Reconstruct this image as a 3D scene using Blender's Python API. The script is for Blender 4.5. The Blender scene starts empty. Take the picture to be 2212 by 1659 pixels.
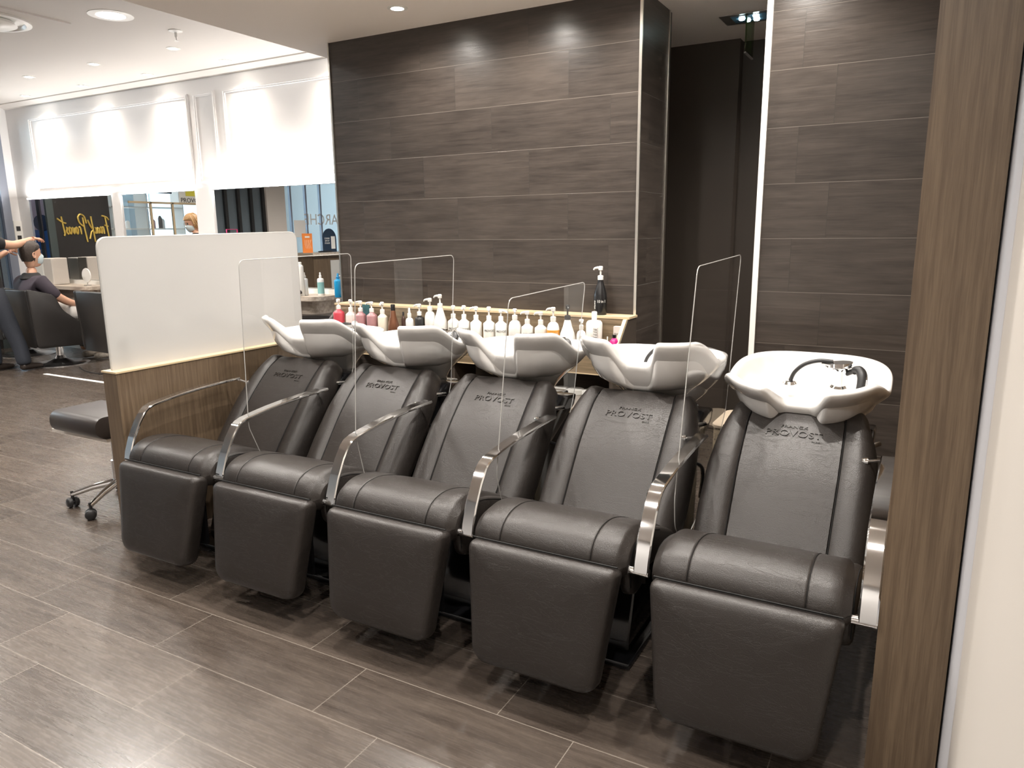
import bpy, bmesh, math, random
from mathutils import Vector, Matrix
random.seed(7)
S = bpy.context.scene
COL = S.collection
PI = math.pi

# ------------------------------------------------------------------ camera, world, exposure
F_PX, YAW, PITCH, ROLL, CAMH = 1584.69, 2.63242 - math.pi, 0.204566, -0.0106479, 1.45
def make_camera():
    cy, sy, cp, sp = math.cos(YAW), math.sin(YAW), math.cos(PITCH), math.sin(PITCH)
    fw = Vector((sy*cp, cy*cp, -sp)); r = Vector((cy, -sy, 0)); u = r.cross(fw)
    cr, sr = math.cos(ROLL), math.sin(ROLL)
    r2 = r*cr + u*sr; u2 = u*cr - r*sr
    cd = bpy.data.cameras.new('camera'); cam = bpy.data.objects.new('camera', cd); COL.objects.link(cam)
    m = Matrix((r2, u2, -fw)).transposed().to_4x4(); m.translation = (0, 0, CAMH)
    cam.matrix_world = m
    cd.sensor_width = 36; cd.lens = F_PX/2212*36; cd.clip_start = .05; cd.clip_end = 100
    S.camera = cam
make_camera()
W = bpy.data.worlds.new('world'); S.world = W; W.use_nodes = True
W.node_tree.nodes['Background'].inputs[0].default_value = (.9, .93, 1, 1)
W.node_tree.nodes['Background'].inputs[1].default_value = .05
S.view_settings.view_transform = 'Standard'; S.view_settings.look = 'None'
S.view_settings.gamma = 1; S.view_settings.use_curve_mapping = False
S.view_settings.exposure = 1.12
S.cycles.max_bounces = 7; S.cycles.diffuse_bounces = 4; S.cycles.glossy_bounces = 4
S.cycles.use_adaptive_sampling = True; S.cycles.adaptive_threshold = .04
S.cycles.transmission_bounces = 6; S.cycles.transparent_max_bounces = 16
S.cycles.caustics_reflective = False; S.cycles.caustics_refractive = False
S.cycles.sample_clamp_indirect = 4; S.cycles.use_denoising = True

ZC, ZL = 2.678, 3.12          # low ceiling over the basins, high ceiling of the salon
WARM = (1, .87, .74); NEUT = (1, .94, .87)
# a lamp: (x, y, ceiling height, power, colour, size of the lens)
SPOTS_LOW = [(-2.70, 3.57), (-2.02, 3.57), (-1.38, 3.57), (-.62, 3.45),
             (-3.1, 2.15), (-2.1, 2.15), (-1.1, 2.15), (-.25, 2.2),
             (-2.6, .7), (-1.3, .7), (-.1, .5), (-1.9, -1.0), (.25, 4.75), (-.6, -2.4), (-2.6, -2.4)]  # last three added unseen, brightening the passage and the wall behind the camera
YW, XL = 5.60, -10.63         # salon wall plane and left end of the salon
SPOTS_HIGH = [(x, y) for x in (-4.98, -6.17, -7.37, -8.52, -9.68) for y in (5.36, 4.78)]
SPOTS_BIG = [(-5.67, 3.86), (-8.3, 3.0), (-5.2, 1.5), (-8.2, .8), (-4.9, 2.75)]  # all after the first are unseen, added to light the salon floor
P_LOW, P_HIGH, P_BIG = 66, 20, 230

# ------------------------------------------------------------------ materials
def nd(t, ty, **kw):
    n = t.nodes.new(ty)
    for k, v in kw.items(): setattr(n, k, v)
    return n
def mat(name, col=(.5,.5,.5), rough=.5, metal=0, **kw):
    m = bpy.data.materials.new(name); m.use_nodes = True
    b = m.node_tree.nodes['Principled BSDF']
    b.inputs['Base Color'].default_value = (*col, 1); b.inputs['Roughness'].default_value = rough
    b.inputs['Metallic'].default_value = metal
    for k, v in kw.items():
        b.inputs[k.replace('_', ' ')].default_value = v
    return m
def noisy(m, scale=200, strength=.15, dist=.001, col_amt=0, stretch=None, detail=3):
    """bump (and light colour variation) from object space noise"""
    t = m.node_tree; b = t.nodes['Principled BSDF']
    tc = nd(t, 'ShaderNodeTexCoord'); mp = nd(t, 'ShaderNodeMapping'); n = nd(t, 'ShaderNodeTexNoise')
    t.links.new(tc.outputs['Object'], mp.inputs[0]); t.links.new(mp.outputs[0], n.inputs['Vector'])
    if stretch: mp.inputs['Scale'].default_value = stretch
    n.inputs['Scale'].default_value = scale; n.inputs['Detail'].default_value = detail
    bp = nd(t, 'ShaderNodeBump'); bp.inputs['Strength'].default_value = strength; bp.inputs['Distance'].default_value = dist
    t.links.new(n.outputs['Fac'], bp.inputs['Height']); t.links.new(bp.outputs[0], b.inputs['Normal'])
    if col_amt:
        c = b.inputs['Base Color'].default_value[:3]
        r = nd(t, 'ShaderNodeValToRGB'); r.color_ramp.elements[0].position = .3; r.color_ramp.elements[1].position = .7
        r.color_ramp.elements[0].color = (*[v*(1-col_amt) for v in c], 1)
        r.color_ramp.elements[1].color = (*[min(1, v*(1+col_amt)) for v in c], 1)
        t.links.new(n.outputs['Fac'], r.inputs[0]); t.links.new(r.outputs[0], b.inputs['Base Color'])
    return m
def emis(name, col, s):
    m = bpy.data.materials.new(name); m.use_nodes = True; t = m.node_tree; t.nodes.clear()
    e = nd(t, 'ShaderNodeEmission'); e.inputs[0].default_value = (*col, 1); e.inputs[1].default_value = s
    o = nd(t, 'ShaderNodeOutputMaterial'); t.links.new(e.outputs[0], o.inputs[0]); return m
def thin_glass(name, tint=(1,1,1), refl=1.0, rough=.0, ior=1.45):
    m = bpy.data.materials.new(name); m.use_nodes = True; t = m.node_tree; t.nodes.clear()
    fr = nd(t, 'ShaderNodeFresnel'); fr.inputs[0].default_value = ior
    mu = nd(t, 'ShaderNodeMath', operation='MULTIPLY'); mu.inputs[1].default_value = refl; mu.use_clamp = True
    tr = nd(t, 'ShaderNodeBsdfTransparent'); tr.inputs[0].default_value = (*tint, 1)
    gl = nd(t, 'ShaderNodeBsdfGlossy'); gl.inputs['Roughness'].default_value = rough
    mx = nd(t, 'ShaderNodeMixShader'); o = nd(t, 'ShaderNodeOutputMaterial')
    # only the outer face reflects: the inner face would otherwise mirror everything at grazing angles
    ge = nd(t, 'ShaderNodeNewGeometry'); iv = nd(t, 'ShaderNodeMath', operation='SUBTRACT'); iv.inputs[0].default_value = 1
    m2 = nd(t, 'ShaderNodeMath', operation='MULTIPLY'); t.links.new(ge.outputs['Backfacing'], iv.inputs[1])
    t.links.new(fr.outputs[0], m2.inputs[0]); t.links.new(iv.outputs[0], m2.inputs[1])
    t.links.new(m2.outputs[0], mu.inputs[0]); t.links.new(mu.outputs[0], mx.inputs[0])
    t.links.new(tr.outputs[0], mx.inputs[1]); t.links.new(gl.outputs[0], mx.inputs[2]); t.links.new(mx.outputs[0], o.inputs[0])
    return m
def tile_mat(name, ax, L, H, v0, u0, step, dark, light, grout, rough=(.3,.5), vg=1, alt=False, gw=.0022, ripple=.4, seed=0, bump=.5, spec=.5):
    """wood-look plank tiles laid in rows; ax picks the world axes that run along and across the planks"""
    m = bpy.data.materials.new(name); m.use_nodes = True; t = m.node_tree; b = t.nodes['Principled BSDF']
    L_ = t.links.new
    def M(op, a, bb=None, c=None):
        n = nd(t, 'ShaderNodeMath', operation=op)
        for i, v in enumerate((a, bb, c)):
            if v is None: continue
            if isinstance(v, (int, float)): n.inputs[i].default_value = v
            else: L_(v, n.inputs[i])
        return n.outputs[0]
    g = nd(t, 'ShaderNodeNewGeometry'); sp = nd(t, 'ShaderNodeSeparateXYZ'); L_(g.outputs['Position'], sp.inputs[0])
    U, V = sp.outputs['XYZ'.index(ax[0])], sp.outputs['XYZ'.index(ax[1])]
    fv = M('DIVIDE', M('SUBTRACT', V, v0), H); row = M('FLOOR', fv)
    sh = M('MULTIPLY', M('MODULO', M('ABSOLUTE', row), 2.0) if alt else row, step)
    fu = M('DIVIDE', M('SUBTRACT', M('SUBTRACT', U, u0), sh), L); cell = M('FLOOR', fu)
    ru, rv = M('FRACT', fu), M('FRACT', fv)
    du = M('MULTIPLY', M('MINIMUM', ru, M('SUBTRACT', 1.0, ru)), L)
    dv = M('MULTIPLY', M('MINIMUM', rv, M('SUBTRACT', 1.0, rv)), H)
    d = M('MINIMUM', du, dv); gm = M('LESS_THAN', d, gw/2); gv = M('MULTIPLY', M('LESS_THAN', du, gw/2), M('GREATER_THAN', dv, gw/2))
    cb = nd(t, 'ShaderNodeCombineXYZ'); L_(cell, cb.inputs[0]); L_(row, cb.inputs[1]); cb.inputs[2].default_value = seed
    wn = nd(t, 'ShaderNodeTexWhiteNoise', noise_dimensions='3D'); L_(cb.outputs[0], wn.inputs['Vector'])
    rnd = wn.outputs['Value']
    cb2 = nd(t, 'ShaderNodeCombineXYZ')
    L_(M('ADD', M('MULTIPLY', U, 1.6), M('MULTIPLY', rnd, 37.0)), cb2.inputs[0])
    L_(M('ADD', M('MULTIPLY', V, 22.0), M('MULTIPLY', rnd, 91.0)), cb2.inputs[1])
    n1 = nd(t, 'ShaderNodeTexNoise'); n1.inputs['Scale'].default_value = 1.6; n1.inputs['Detail'].default_value = 5
    n1.inputs['Distortion'].default_value = .6; L_(cb2.outputs[0], n1.inputs['Vector'])
    n2 = nd(t, 'ShaderNodeTexNoise'); n2.inputs['Scale'].default_value = 7; n2.inputs['Detail'].default_value = 6
    L_(cb2.outputs[0], n2.inputs['Vector'])
    cb3 = nd(t, 'ShaderNodeCombineXYZ'); L_(M('MULTIPLY', U, 3.0), cb3.inputs[0]); L_(M('MULTIPLY', V, 9.0), cb3.inputs[1]); L_(rnd, cb3.inputs[2])
    n3 = nd(t, 'ShaderNodeTexNoise'); n3.inputs['Scale'].default_value = 1.5; n3.inputs['Detail'].default_value = 2; L_(cb3.outputs[0], n3.inputs['Vector'])
    mix = M('ADD', M('ADD', M('MULTIPLY', n1.outputs['Fac'], .45), M('MULTIPLY', n2.outputs['Fac'], .25)), M('ADD', M('MULTIPLY', n3.outputs['Fac'], .25), M('MULTIPLY', rnd, .12)))
    cr = nd(t, 'ShaderNodeValToRGB'); cr.color_ramp.elements[0].position = .36; cr.color_ramp.elements[1].position = .68
    cr.color_ramp.elements[0].color = (*dark, 1); cr.color_ramp.elements[1].color = (*light, 1); L_(mix, cr.inputs[0])
    mx = nd(t, 'ShaderNodeMix', data_type='RGBA'); L_(gm, mx.inputs[0]); L_(cr.outputs[0], mx.inputs[6]); mx.inputs[7].default_value = (*grout, 1)
    if vg < 1:
        mg = nd(t, 'ShaderNodeMix', data_type='RGBA'); L_(gv, mg.inputs[0]); mg.inputs[6].default_value = (*grout, 1); mg.inputs[7].default_value = (*[v*vg for v in grout], 1); L_(mg.outputs[2], mx.inputs[7])  # level joints keep paler grout, a chamfer reflection put into the colour
    L_(mx.outputs[2], b.inputs['Base Color'])
    L_(M('ADD', M('MULTIPLY', n2.outputs['Fac'], rough[1]-rough[0]), rough[0]), b.inputs['Roughness'])
    h = M('SUBTRACT', M('ADD', M('MULTIPLY', n1.outputs['Fac'], ripple), M('MULTIPLY', n2.outputs['Fac'], .12)), M('MULTIPLY', gm, .5))
    b.inputs['Specular IOR Level'].default_value = spec
    bp = nd(t, 'ShaderNodeBump'); bp.inputs['Strength'].default_value = bump; bp.inputs['Distance'].default_value = .003
    L_(h, bp.inputs['Height']); L_(bp.outputs[0], b.inputs['Normal'])
    return m
def grain_mat(name, dark, light, axis='Z', rough=.5, scale=60):
    """laminate with a long grain along one axis"""
    m = bpy.data.materials.new(name); m.use_nodes = True; t = m.node_tree; b = t.nodes['Principled BSDF']
    g = nd(t, 'ShaderNodeNewGeometry'); mp = nd(t, 'ShaderNodeMapping'); t.links.new(g.outputs['Position'], mp.inputs[0])
    sc = [1, 1, 1]; sc['XYZ'.index(axis)] = .035; mp.inputs['Scale'].default_value = sc
    n = nd(t, 'ShaderNodeTexNoise'); n.inputs['Scale'].default_value = scale; n.inputs['Detail'].default_value = 6
    n.inputs['Distortion'].default_value = .25
    t.links.new(mp.outputs[0], n.inputs['Vector'])
    w = nd(t, 'ShaderNodeTexNoise'); w.inputs['Scale'].default_value = scale*5; w.inputs['Detail'].default_value = 3
    t.links.new(mp.outputs[0], w.inputs['Vector'])
    ad = nd(t, 'ShaderNodeMath', operation='MULTIPLY_ADD'); ad.inputs[1].default_value = .5
    t.links.new(w.outputs['Fac'], ad.inputs[0]); t.links.new(n.outputs['Fac'], ad.inputs[2])
    r = nd(t, 'ShaderNodeValToRGB'); r.color_ramp.elements[0].position = .58; r.color_ramp.elements[1].position = .92
    r.color_ramp.elements[0].color = (*dark, 1); r.color_ramp.elements[1].color = (*light, 1)
    t.links.new(ad.outputs[0], r.inputs[0]); t.links.new(r.outputs[0], b.inputs['Base Color'])
    b.inputs['Roughness'].default_value = rough
    bp = nd(t, 'ShaderNodeBump'); bp.inputs['Strength'].default_value = .35; bp.inputs['Distance'].default_value = .001
    t.links.new(ad.outputs[0], bp.inputs['Height']); t.links.new(bp.outputs[0], b.inputs['Normal'])
    return m
def leather_mat():
    m = mat('black leather', (.020, .0165, .0145), .42, Specular_IOR_Level=.42); t = m.node_tree; b = t.nodes['Principled BSDF']
    tc = nd(t, 'ShaderNodeTexCoord'); oi = nd(t, 'ShaderNodeObjectInfo')
    ad = nd(t, 'ShaderNodeVectorMath', operation='ADD'); t.links.new(tc.outputs['Object'], ad.inputs[0]); t.links.new(oi.outputs['Location'], ad.inputs[1])
    v = nd(t, 'ShaderNodeTexVoronoi'); v.inputs['Scale'].default_value = 420; t.links.new(ad.outputs[0], v.inputs['Vector'])
    n = nd(t, 'ShaderNodeTexNoise'); n.inputs['Scale'].default_value = 13; n.inputs['Detail'].default_value = 9; n.inputs['Distortion'].default_value = 2.2
    mp = nd(t, 'ShaderNodeMapping'); mp.inputs['Scale'].default_value = (.55, 1.5, 1.8); mp.inputs['Rotation'].default_value = (.3, .5, .2)
    t.links.new(ad.outputs[0], mp.inputs[0]); t.links.new(mp.outputs[0], n.inputs['Vector'])
    rr = nd(t, 'ShaderNodeValToRGB'); rr.color_ramp.elements[0].position = .485; rr.color_ramp.elements[1].position = .515
    e = rr.color_ramp.elements.new(.5); rr.color_ramp.elements[0].color = (1,1,1,1); e.color = (.80,.80,.80,1); rr.color_ramp.elements[2].color = (1,1,1,1)
    t.links.new(n.outputs['Fac'], rr.inputs[0])
    ma = nd(t, 'ShaderNodeMath', operation='MULTIPLY_ADD'); ma.inputs[1].default_value = .30
    t.links.new(v.outputs['Distance'], ma.inputs[0]); t.links.new(rr.outputs[0], ma.inputs[2])
    bp = nd(t, 'ShaderNodeBump'); bp.inputs['Strength'].default_value = .7; bp.inputs['Distance'].default_value = .0015
    t.links.new(ma.outputs[0], bp.inputs['Height']); t.links.new(bp.outputs[0], b.inputs['Normal'])
    n2 = nd(t, 'ShaderNodeTexNoise'); n2.inputs['Scale'].default_value = 5; t.links.new(ad.outputs[0], n2.inputs['Vector'])
    mr = nd(t, 'ShaderNodeMapRange'); mr.inputs[3].default_value = .30; mr.inputs[4].default_value = .46
    t.links.new(n2.outputs['Fac'], mr.inputs[0]); t.links.new(mr.outputs[0], b.inputs['Roughness'])
    return m

WT_D, WT_L = (.026, .0205, .017), (.068, .055, .046)
M_wall = tile_mat('wall wood tile', 'XZ', .755, .2568, 1.1475, -1.572, -.2517, WT_D, WT_L, (.15,.13,.11), (.24,.42), .22)
M_wallR = tile_mat('wall wood tile right', 'XZ', .755, .2568, 1.1475, -.572, .15, WT_D, WT_L, (.15,.13,.11), (.24,.42), .22, alt=True, seed=3)
M_wallY = tile_mat('wall wood tile return', 'YZ', .755, .2568, 1.1475, 4.1, .2517, WT_D, WT_L, (.10,.09,.08), (.28,.46), .3, seed=5)
M_floor = tile_mat('floor wood tile', 'XY', .77, .2575, 1.2015, -2.05, -.257, (.038,.029,.0235), (.088,.070,.057), (.19,.165,.14), (.20,.34), gw=.0028, ripple=.12, bump=.18, spec=.75, seed=9)
M_brown = grain_mat('brown laminate', (.094,.064,.040), (.148,.105,.067), 'Z', .42, 75)
M_oak = grain_mat('olive oak laminate', (.13,.095,.055), (.27,.20,.125), 'X', .45, 40)
M_oakedge = noisy(mat('pale oak edge', (.55,.43,.27), .5), 80, .1)
M_dark = noisy(mat('dark brown panel', (.062,.049,.039), .45), 40, .05)
M_white = noisy(mat('white paint', (.80,.79,.79), .55), 60, .04)
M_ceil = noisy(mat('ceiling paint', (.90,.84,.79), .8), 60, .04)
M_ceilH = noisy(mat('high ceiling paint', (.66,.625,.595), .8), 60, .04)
M_cream = noisy(mat('cream jamb paint', (.60,.56,.515), .5), 30, .05)
M_jamb = noisy(mat('white jamb paint', (.56,.565,.60), .35), 30, .05)
M_leather = leather_mat()
M_pipe = mat('black piping', (.005,.005,.005), .6, Specular_IOR_Level=.2)
M_gloss = mat('black gloss plastic', (.008,.008,.009), .12)
M_rubber = noisy(mat('black rubber', (.015,.015,.016), .45), 150, .1)
M_chrome = mat('chrome', (.86,.86,.86), .06, 1)
M_steel = noisy(mat('brushed steel', (.62,.61,.59), .3, 1), 200, .05)
M_satin = mat('satin chrome', (.78,.78,.79), .24, 1)
M_trim = mat('aluminium trim', (.75,.72,.66), .3, 1)
M_cerm = mat('white ceramic', (.77,.755,.735), .12); M_cerm.node_tree.nodes['Principled BSDF'].inputs['Coat Weight'].default_value = .6
M_screen = thin_glass('clear acrylic', (.965,.965,.965), 1.0)
M_edge = mat('acrylic edge', (.38,.375,.36), .25)
M_winglass = thin_glass('window glass', (.9,.95,.96), 1.2)
M_mirror = mat('mirror silver', (.93,.94,.94), .0, 1)
M_frost = mat('frosted glass', (.60,.592,.58), .16)
_b = M_frost.node_tree.nodes['Principled BSDF']; _b.inputs['Transmission Weight'].default_value = .18
def add_translucent(m, f, col):
    t = m.node_tree; b = t.nodes['Principled BSDF']; o = t.nodes['Material Output']
    tr = nd(t, 'ShaderNodeBsdfTranslucent'); tr.inputs[0].default_value = (*col, 1)
    mx = nd(t, 'ShaderNodeMixShader'); mx.inputs[0].default_value = f
    t.links.new(b.outputs[0], mx.inputs[1]); t.links.new(tr.outputs[0], mx.inputs[2]); t.links.new(mx.outputs[0], o.inputs[0])
add_translucent(M_frost, .22, (.72,.72,.71))
M_plastic = mat('white plastic', (.83,.82,.79), .3)
M_plasticS = mat('satin white plastic', (.80,.79,.75), .38)
M_ink = mat('dark ink', (.03,.03,.03), .5)
M_skin = noisy(mat('skin', (.62,.36,.25), .5, Subsurface_Weight=.08), 60, .05)
M_black_cloth = noisy(mat('black cloth', (.014,.013,.014), .85), 250, .3)
M_navy = noisy(mat('dark plum cloth', (.035,.027,.038), .85), 250, .3)
M_jean = noisy(mat('dark jeans', (.022,.026,.036), .85), 300, .3, col_amt=.3)
M_greycloth = noisy(mat('grey trousers', (.12,.11,.10), .85), 60, .3, col_amt=.4)
M_cloth = noisy(mat('white cloth', (.80,.77,.74), .85), 40, .3)
M_hair = noisy(mat('dark brown hair', (.035,.024,.018), .6), 120, .6, .003, col_amt=.5)
M_blond = noisy(mat('blond hair', (.42,.25,.11), .5), 120, .6, .003, col_amt=.4)
M_mask = mat('pale blue mask', (.62,.74,.78), .7)
M_shoe = noisy(mat('beige grey trainers', (.42,.38,.33), .7), 90, .2, col_amt=.3)
M_shoeb = mat('dark leather shoes', (.03,.022,.018), .4)
M_gold = mat('gold paint', (.75,.55,.14), .3, .6)
M_signblack = noisy(mat('black sign board', (.022,.020,.019), .45), 50, .03)
def colmat(name, c, r=.4): return mat(name, c, r)
EM_spot = emis('lamp lens', (1, .93, .82), 30)
EM_big = emis('large lamp lens', (1, .96, .9), 14)

# ------------------------------------------------------------------ mesh tools
class MB:
    def __init__(s): s.v = []; s.f = []
    def add(s, vs, fs):
        o = len(s.v); s.v += [tuple(p) for p in vs]; s.f += [tuple(o+i for i in f) for f in fs]; return s
    def box(s, x0, x1, y0, y1, z0, z1):
        v = [(x, y, z) for x in (x0, x1) for y in (y0, y1) for z in (z0, z1)]
        return s.add(v, [(0,1,3,2), (4,6,7,5), (0,4,5,1), (2,3,7,6), (0,2,6,4), (1,5,7,3)])
    def rings(s, R, close=True, cap=(True, True)):
        n = len(R[0]); vs = [p for r in R for p in r]; fs = []
        for i in range(len(R)-1):
            for j in range(n if close else n-1):
                k = (j+1) % n; fs.append((i*n+j, i*n+k, (i+1)*n+k, (i+1)*n+j))
        if close and cap[0]: fs.append(tuple(range(n-1, -1, -1)))
        if close and cap[1]: fs.append(tuple((len(R)-1)*n+j for j in range(n)))
        return s.add(vs, fs)
    def lathe(s, prof, c=(0,0,0), n=24, axis='Z', sx=1, sy=1):
        R = []
        for r, h in prof:
            ring = []
            for j in range(n):
                a = 2*PI*j/n; p = (r*math.cos(a)*sx, r*math.sin(a)*sy, h)
                if axis == 'X': p = (p[2], p[0], p[1])
                if axis == 'Y': p = (p[1], p[2], p[0])
                ring.append((p[0]+c[0], p[1]+c[1], p[2]+c[2]))
            R.append(ring)
        return s.rings(R)
    def tube(s, path, r, n=10, close_path=False):
        path = [Vector(p) for p in path]; m = len(path)
        rs = r if isinstance(r, (list, tuple)) else [r]*m
        R = []; up = None
        for i, p in enumerate(path):
            a = path[i-1] if i else (path[-1] if close_path else path[0]); b = path[(i+1) % m] if (i < m-1 or close_path) else path[-1]
            t = (b-a).normalized() if (b-a).length > 1e-9 else Vector((0,0,1))
            if up is None:
                up = Vector((0,0,1)) if abs(t.z) < .9 else Vector((1,0,0))
            nrm = (up - t*up.dot(t)).normalized(); up = nrm; bn = t.cross(nrm)
            R.append([tuple(p + (nrm*math.cos(2*PI*j/n) + bn*math.sin(2*PI*j/n))*rs[i]) for j in range(n)])
        if close_path: R.append(R[0]); return s.rings(R, cap=(False, False))
        return s.rings(R)
    def prism(s, poly, axis, a, b):
        """poly of 2-D points in the plane normal to axis, from a to b along it"""
        def P(p, h):
            return {'X': (h, p[0], p[1]), 'Y': (p[0], h, p[1]), 'Z': (p[0], p[1], h)}[axis]
        n = len(poly); s.add([P(p, a) for p in poly] + [P(p, b) for p in poly],
              [tuple(range(n-1, -1, -1)), tuple(range(n, 2*n))] + [(j, (j+1) % n, n+(j+1) % n, n+j) for j in range(n)])
        return s
    def bar(s, path, wx, th):
        """flat bar following a (y, z) path, width wx along X, thickness th"""
        R = []; m = len(path)
        for i, (x, y, z) in enumerate(path):
            a = path[max(i-1, 0)]; b = path[min(i+1, m-1)]
            t = Vector((0, b[1]-a[1], b[2]-a[2])).normalized(); nn = Vector((0, -t.z, t.y))
            h = wx/2; e = min(th, wx)*.3; ring = []
            for (u, v) in ((-h, -th/2+e), (-h, th/2-e), (-h+e, th/2), (h-e, th/2), (h, th/2-e), (h, -th/2+e), (h-e, -th/2), (-h+e, -th/2)):
                ring.append((x+u, y+nn.y*v, z+nn.z*v))
            R.append(ring)
        return s.rings(R)
    def build(s, name, m, parent=None, smooth=True, bevel=0, sharp=40, subsurf=0, loc=None):
        me = bpy.data.meshes.new(name); me.from_pydata(s.v, [], s.f)
        bm = bmesh.new(); bm.from_mesh(me); bmesh.ops.recalc_face_normals(bm, faces=bm.faces)
        if bevel:
            es = [e for e in bm.edges if len(e.link_faces) == 2 and e.calc_face_angle(0) > math.radians(30)]
            if es: bmesh.ops.bevel(bm, geom=es, offset=bevel, segments=2, profile=.5, affect='EDGES', clamp_overlap=True)
        for f in bm.faces: f.smooth = smooth
        for e in bm.edges:
            if len(e.link_faces) == 2 and e.calc_face_angle(0) > math.radians(sharp): e.smooth = False
        bm.to_mesh(me); bm.free()
        me.materials.append(m)
        o = bpy.data.objects.new(name, me); COL.objects.link(o)
        if parent: o.parent = parent
        if loc: o.location = loc
        if subsurf:
            md = o.modifiers.new('subdivision', 'SUBSURF'); md.levels = subsurf; md.render_levels = subsurf
        return o
def tag(o, label, cat, group=None, kind=None):
    o['label'] = label; o['category'] = cat
    if group: o['group'] = group
    if kind: o['kind'] = kind
    return o
def empty(name, loc=(0,0,0), rz=0, label=None, cat=None, group=None):
    o = bpy.data.objects.new(name, None); COL.objects.link(o); o.location = loc; o.rotation_euler = (0, 0, rz)
    o.empty_display_size = .1
    if label: tag(o, label, cat, group)
    return o
def struct(o, label=None):
    o['kind'] = 'structure'
    if label: o['label'] = label
    return o
def kids(o): return [c for c in bpy.data.objects if c.parent == o]
def copy_tree(o, parent=None):
    c = o.copy(); COL.objects.link(c); c.parent = parent
    for ch in kids(o): copy_tree(ch, c)
    return c
def B(name, x0, x1, y0, y1, z0, z1, m, parent=None, bevel=0):
    return MB().box(x0, x1, y0, y1, z0, z1).build(name, m, parent, smooth=bool(bevel), bevel=bevel)
def catmull(P, n):
    out = []; m = len(P)
    for i in range(m-1):
        p0, p1, p2, p3 = P[max(i-1, 0)], P[i], P[i+1], P[min(i+2, m-1)]
        for k in range(n):
            t = k/n
            out.append(tuple(.5*((2*b) + (-a+c)*t + (2*a-5*b+4*c-d)*t*t + (-a+3*b-3*c+d)*t**3) for a, b, c, d in zip(p0, p1, p2, p3)))
    out.append(tuple(P[-1])); return out
def rrect(x0, x1, z0, z1, r, n=6, corners=(1,1,1,1)):
    out = []
    for k, (cx, cz, a0) in enumerate(((x1-r, z0+r, -PI/2), (x1-r, z1-r, 0), (x0+r, z1-r, PI/2), (x0+r, z0+r, PI))):
        if corners[k]:
            out += [(cx+r*math.cos(a0+PI/2*i/n), cz+r*math.sin(a0+PI/2*i/n)) for i in range(n+1)]
        else:
            out.append(((x1, z0), (x1, z1), (x0, z1), (x0, z0))[k])
    return out
def text_verts(s, size=1, ext=.02, sx=1, shear=0):
    """outline text as mesh data: verts in x (right), y (up), z (out), centred"""
    cu = bpy.data.curves.new('t', 'FONT'); cu.body = s; cu.size = size; cu.extrude = ext/2; cu.align_x = 'CENTER'; cu.align_y = 'CENTER'
    cu.resolution_u = 3; cu.shear = shear
    ob = bpy.data.objects.new('t', cu); COL.objects.link(ob)
    dg = bpy.context.evaluated_depsgraph_get(); me = bpy.data.meshes.new_from_object(ob.evaluated_get(dg))
    vs = [(v.co.x*sx, v.co.y, v.co.z+ext/2) for v in me.vertices]; fs = [tuple(p.vertices) for p in me.polygons]
    bpy.data.objects.remove(ob); bpy.data.curves.remove(cu); bpy.data.meshes.remove(me)
    return vs, fs
def text_obj(name, s, m, parent, fn, size, ext=.001, sx=1):
    """fn maps (x, y, z_out) of the flat text to a 3-D point"""
    vs, fs = text_verts(s, size, ext, sx)
    return MB().add([fn(*v) for v in vs], fs).build(name, m, parent, smooth=False)
def skin(name, pts, edges, m, parent=None, sub=2, root=0):
    """one continuous limbed surface: pts [(x, y, z, r)]"""
    me = bpy.data.meshes.new(name); me.from_pydata([p[:3] for p in pts], edges, [])
    o = bpy.data.objects.new(name, me); COL.objects.link(o); me.materials.append(m)
    if parent: o.parent = parent
    md = o.modifiers.new('skin', 'SKIN'); md.use_smooth_shade = True
    me.skin_vertices.new() if not me.skin_vertices else None
    for i, p in enumerate(pts):
        r = p[3] if isinstance(p[3], (tuple, list)) else (p[3], p[3])
        me.skin_vertices[0].data[i].radius = r
    me.skin_vertices[0].data[root].use_root = True
    sb = o.modifiers.new('subdivision', 'SUBSURF'); sb.levels = sub; sb.render_levels = sub
    # bake it so the object is plain geometry
    dg = bpy.context.evaluated_depsgraph_get(); me2 = bpy.data.meshes.new_from_object(o.evaluated_get(dg))
    o.modifiers.clear(); o.data = me2
    if not me2.materials: me2.materials.append(m)
    for p in me2.polygons: p.use_smooth = True
    return o

# ------------------------------------------------------------------ the room shell
struct(B('floor', -16, 3, -4, 7, -.1, 0, M_floor))
struct(B('wall_back', -3.56, -1.407, 3.95, 4.40, 0, ZC, M_wall))
struct(B('wall_back_return', -1.407, -1.401, 3.952, 4.40, 0, ZC, M_wallY))
struct(B('trim_1', -1.412, -1.397, 3.940, 3.953, 0, ZC, M_trim))
struct(B('trim_2', -1.405, -1.395, 4.398, 4.408, 0, ZC, M_trim))
struct(B('trim_3', -3.568, -3.556, 3.941, 3.955, 0, ZC, M_trim))
struct(B('wall_right_section', -.715, .60, 3.80, 4.05, 0, ZC, M_wallR))
struct(B('trim_4', -.742, -.715, 3.785, 4.05, 0, ZC, M_plastic))
struct(B('wall_passage', -3.8, -1.19, 5.26, 5.4, 0, ZC, M_dark))
struct(B('wall_passage_right', -1.19, 1.0, 5.36, 5.5, 0, ZC, M_dark))
struct(B('wall_passage_left', -1.60, -1.405, 4.40, 4.46, 0, ZC, M_dark))
struct(B('wall_passage_side', .60, .72, 3.9, 5.4, 0, ZC, M_dark))
struct(B('wall_right', .16, .9, -4, 1.955, 0, ZC, M_cream))
struct(B('wall_behind_camera', -16, .9, -3.1, -3.0, 0, 3.4, M_white))
struct(B('ceiling', -3.86, 1.0, -4, 5.5, ZC, ZL+.1, M_ceil))
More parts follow.
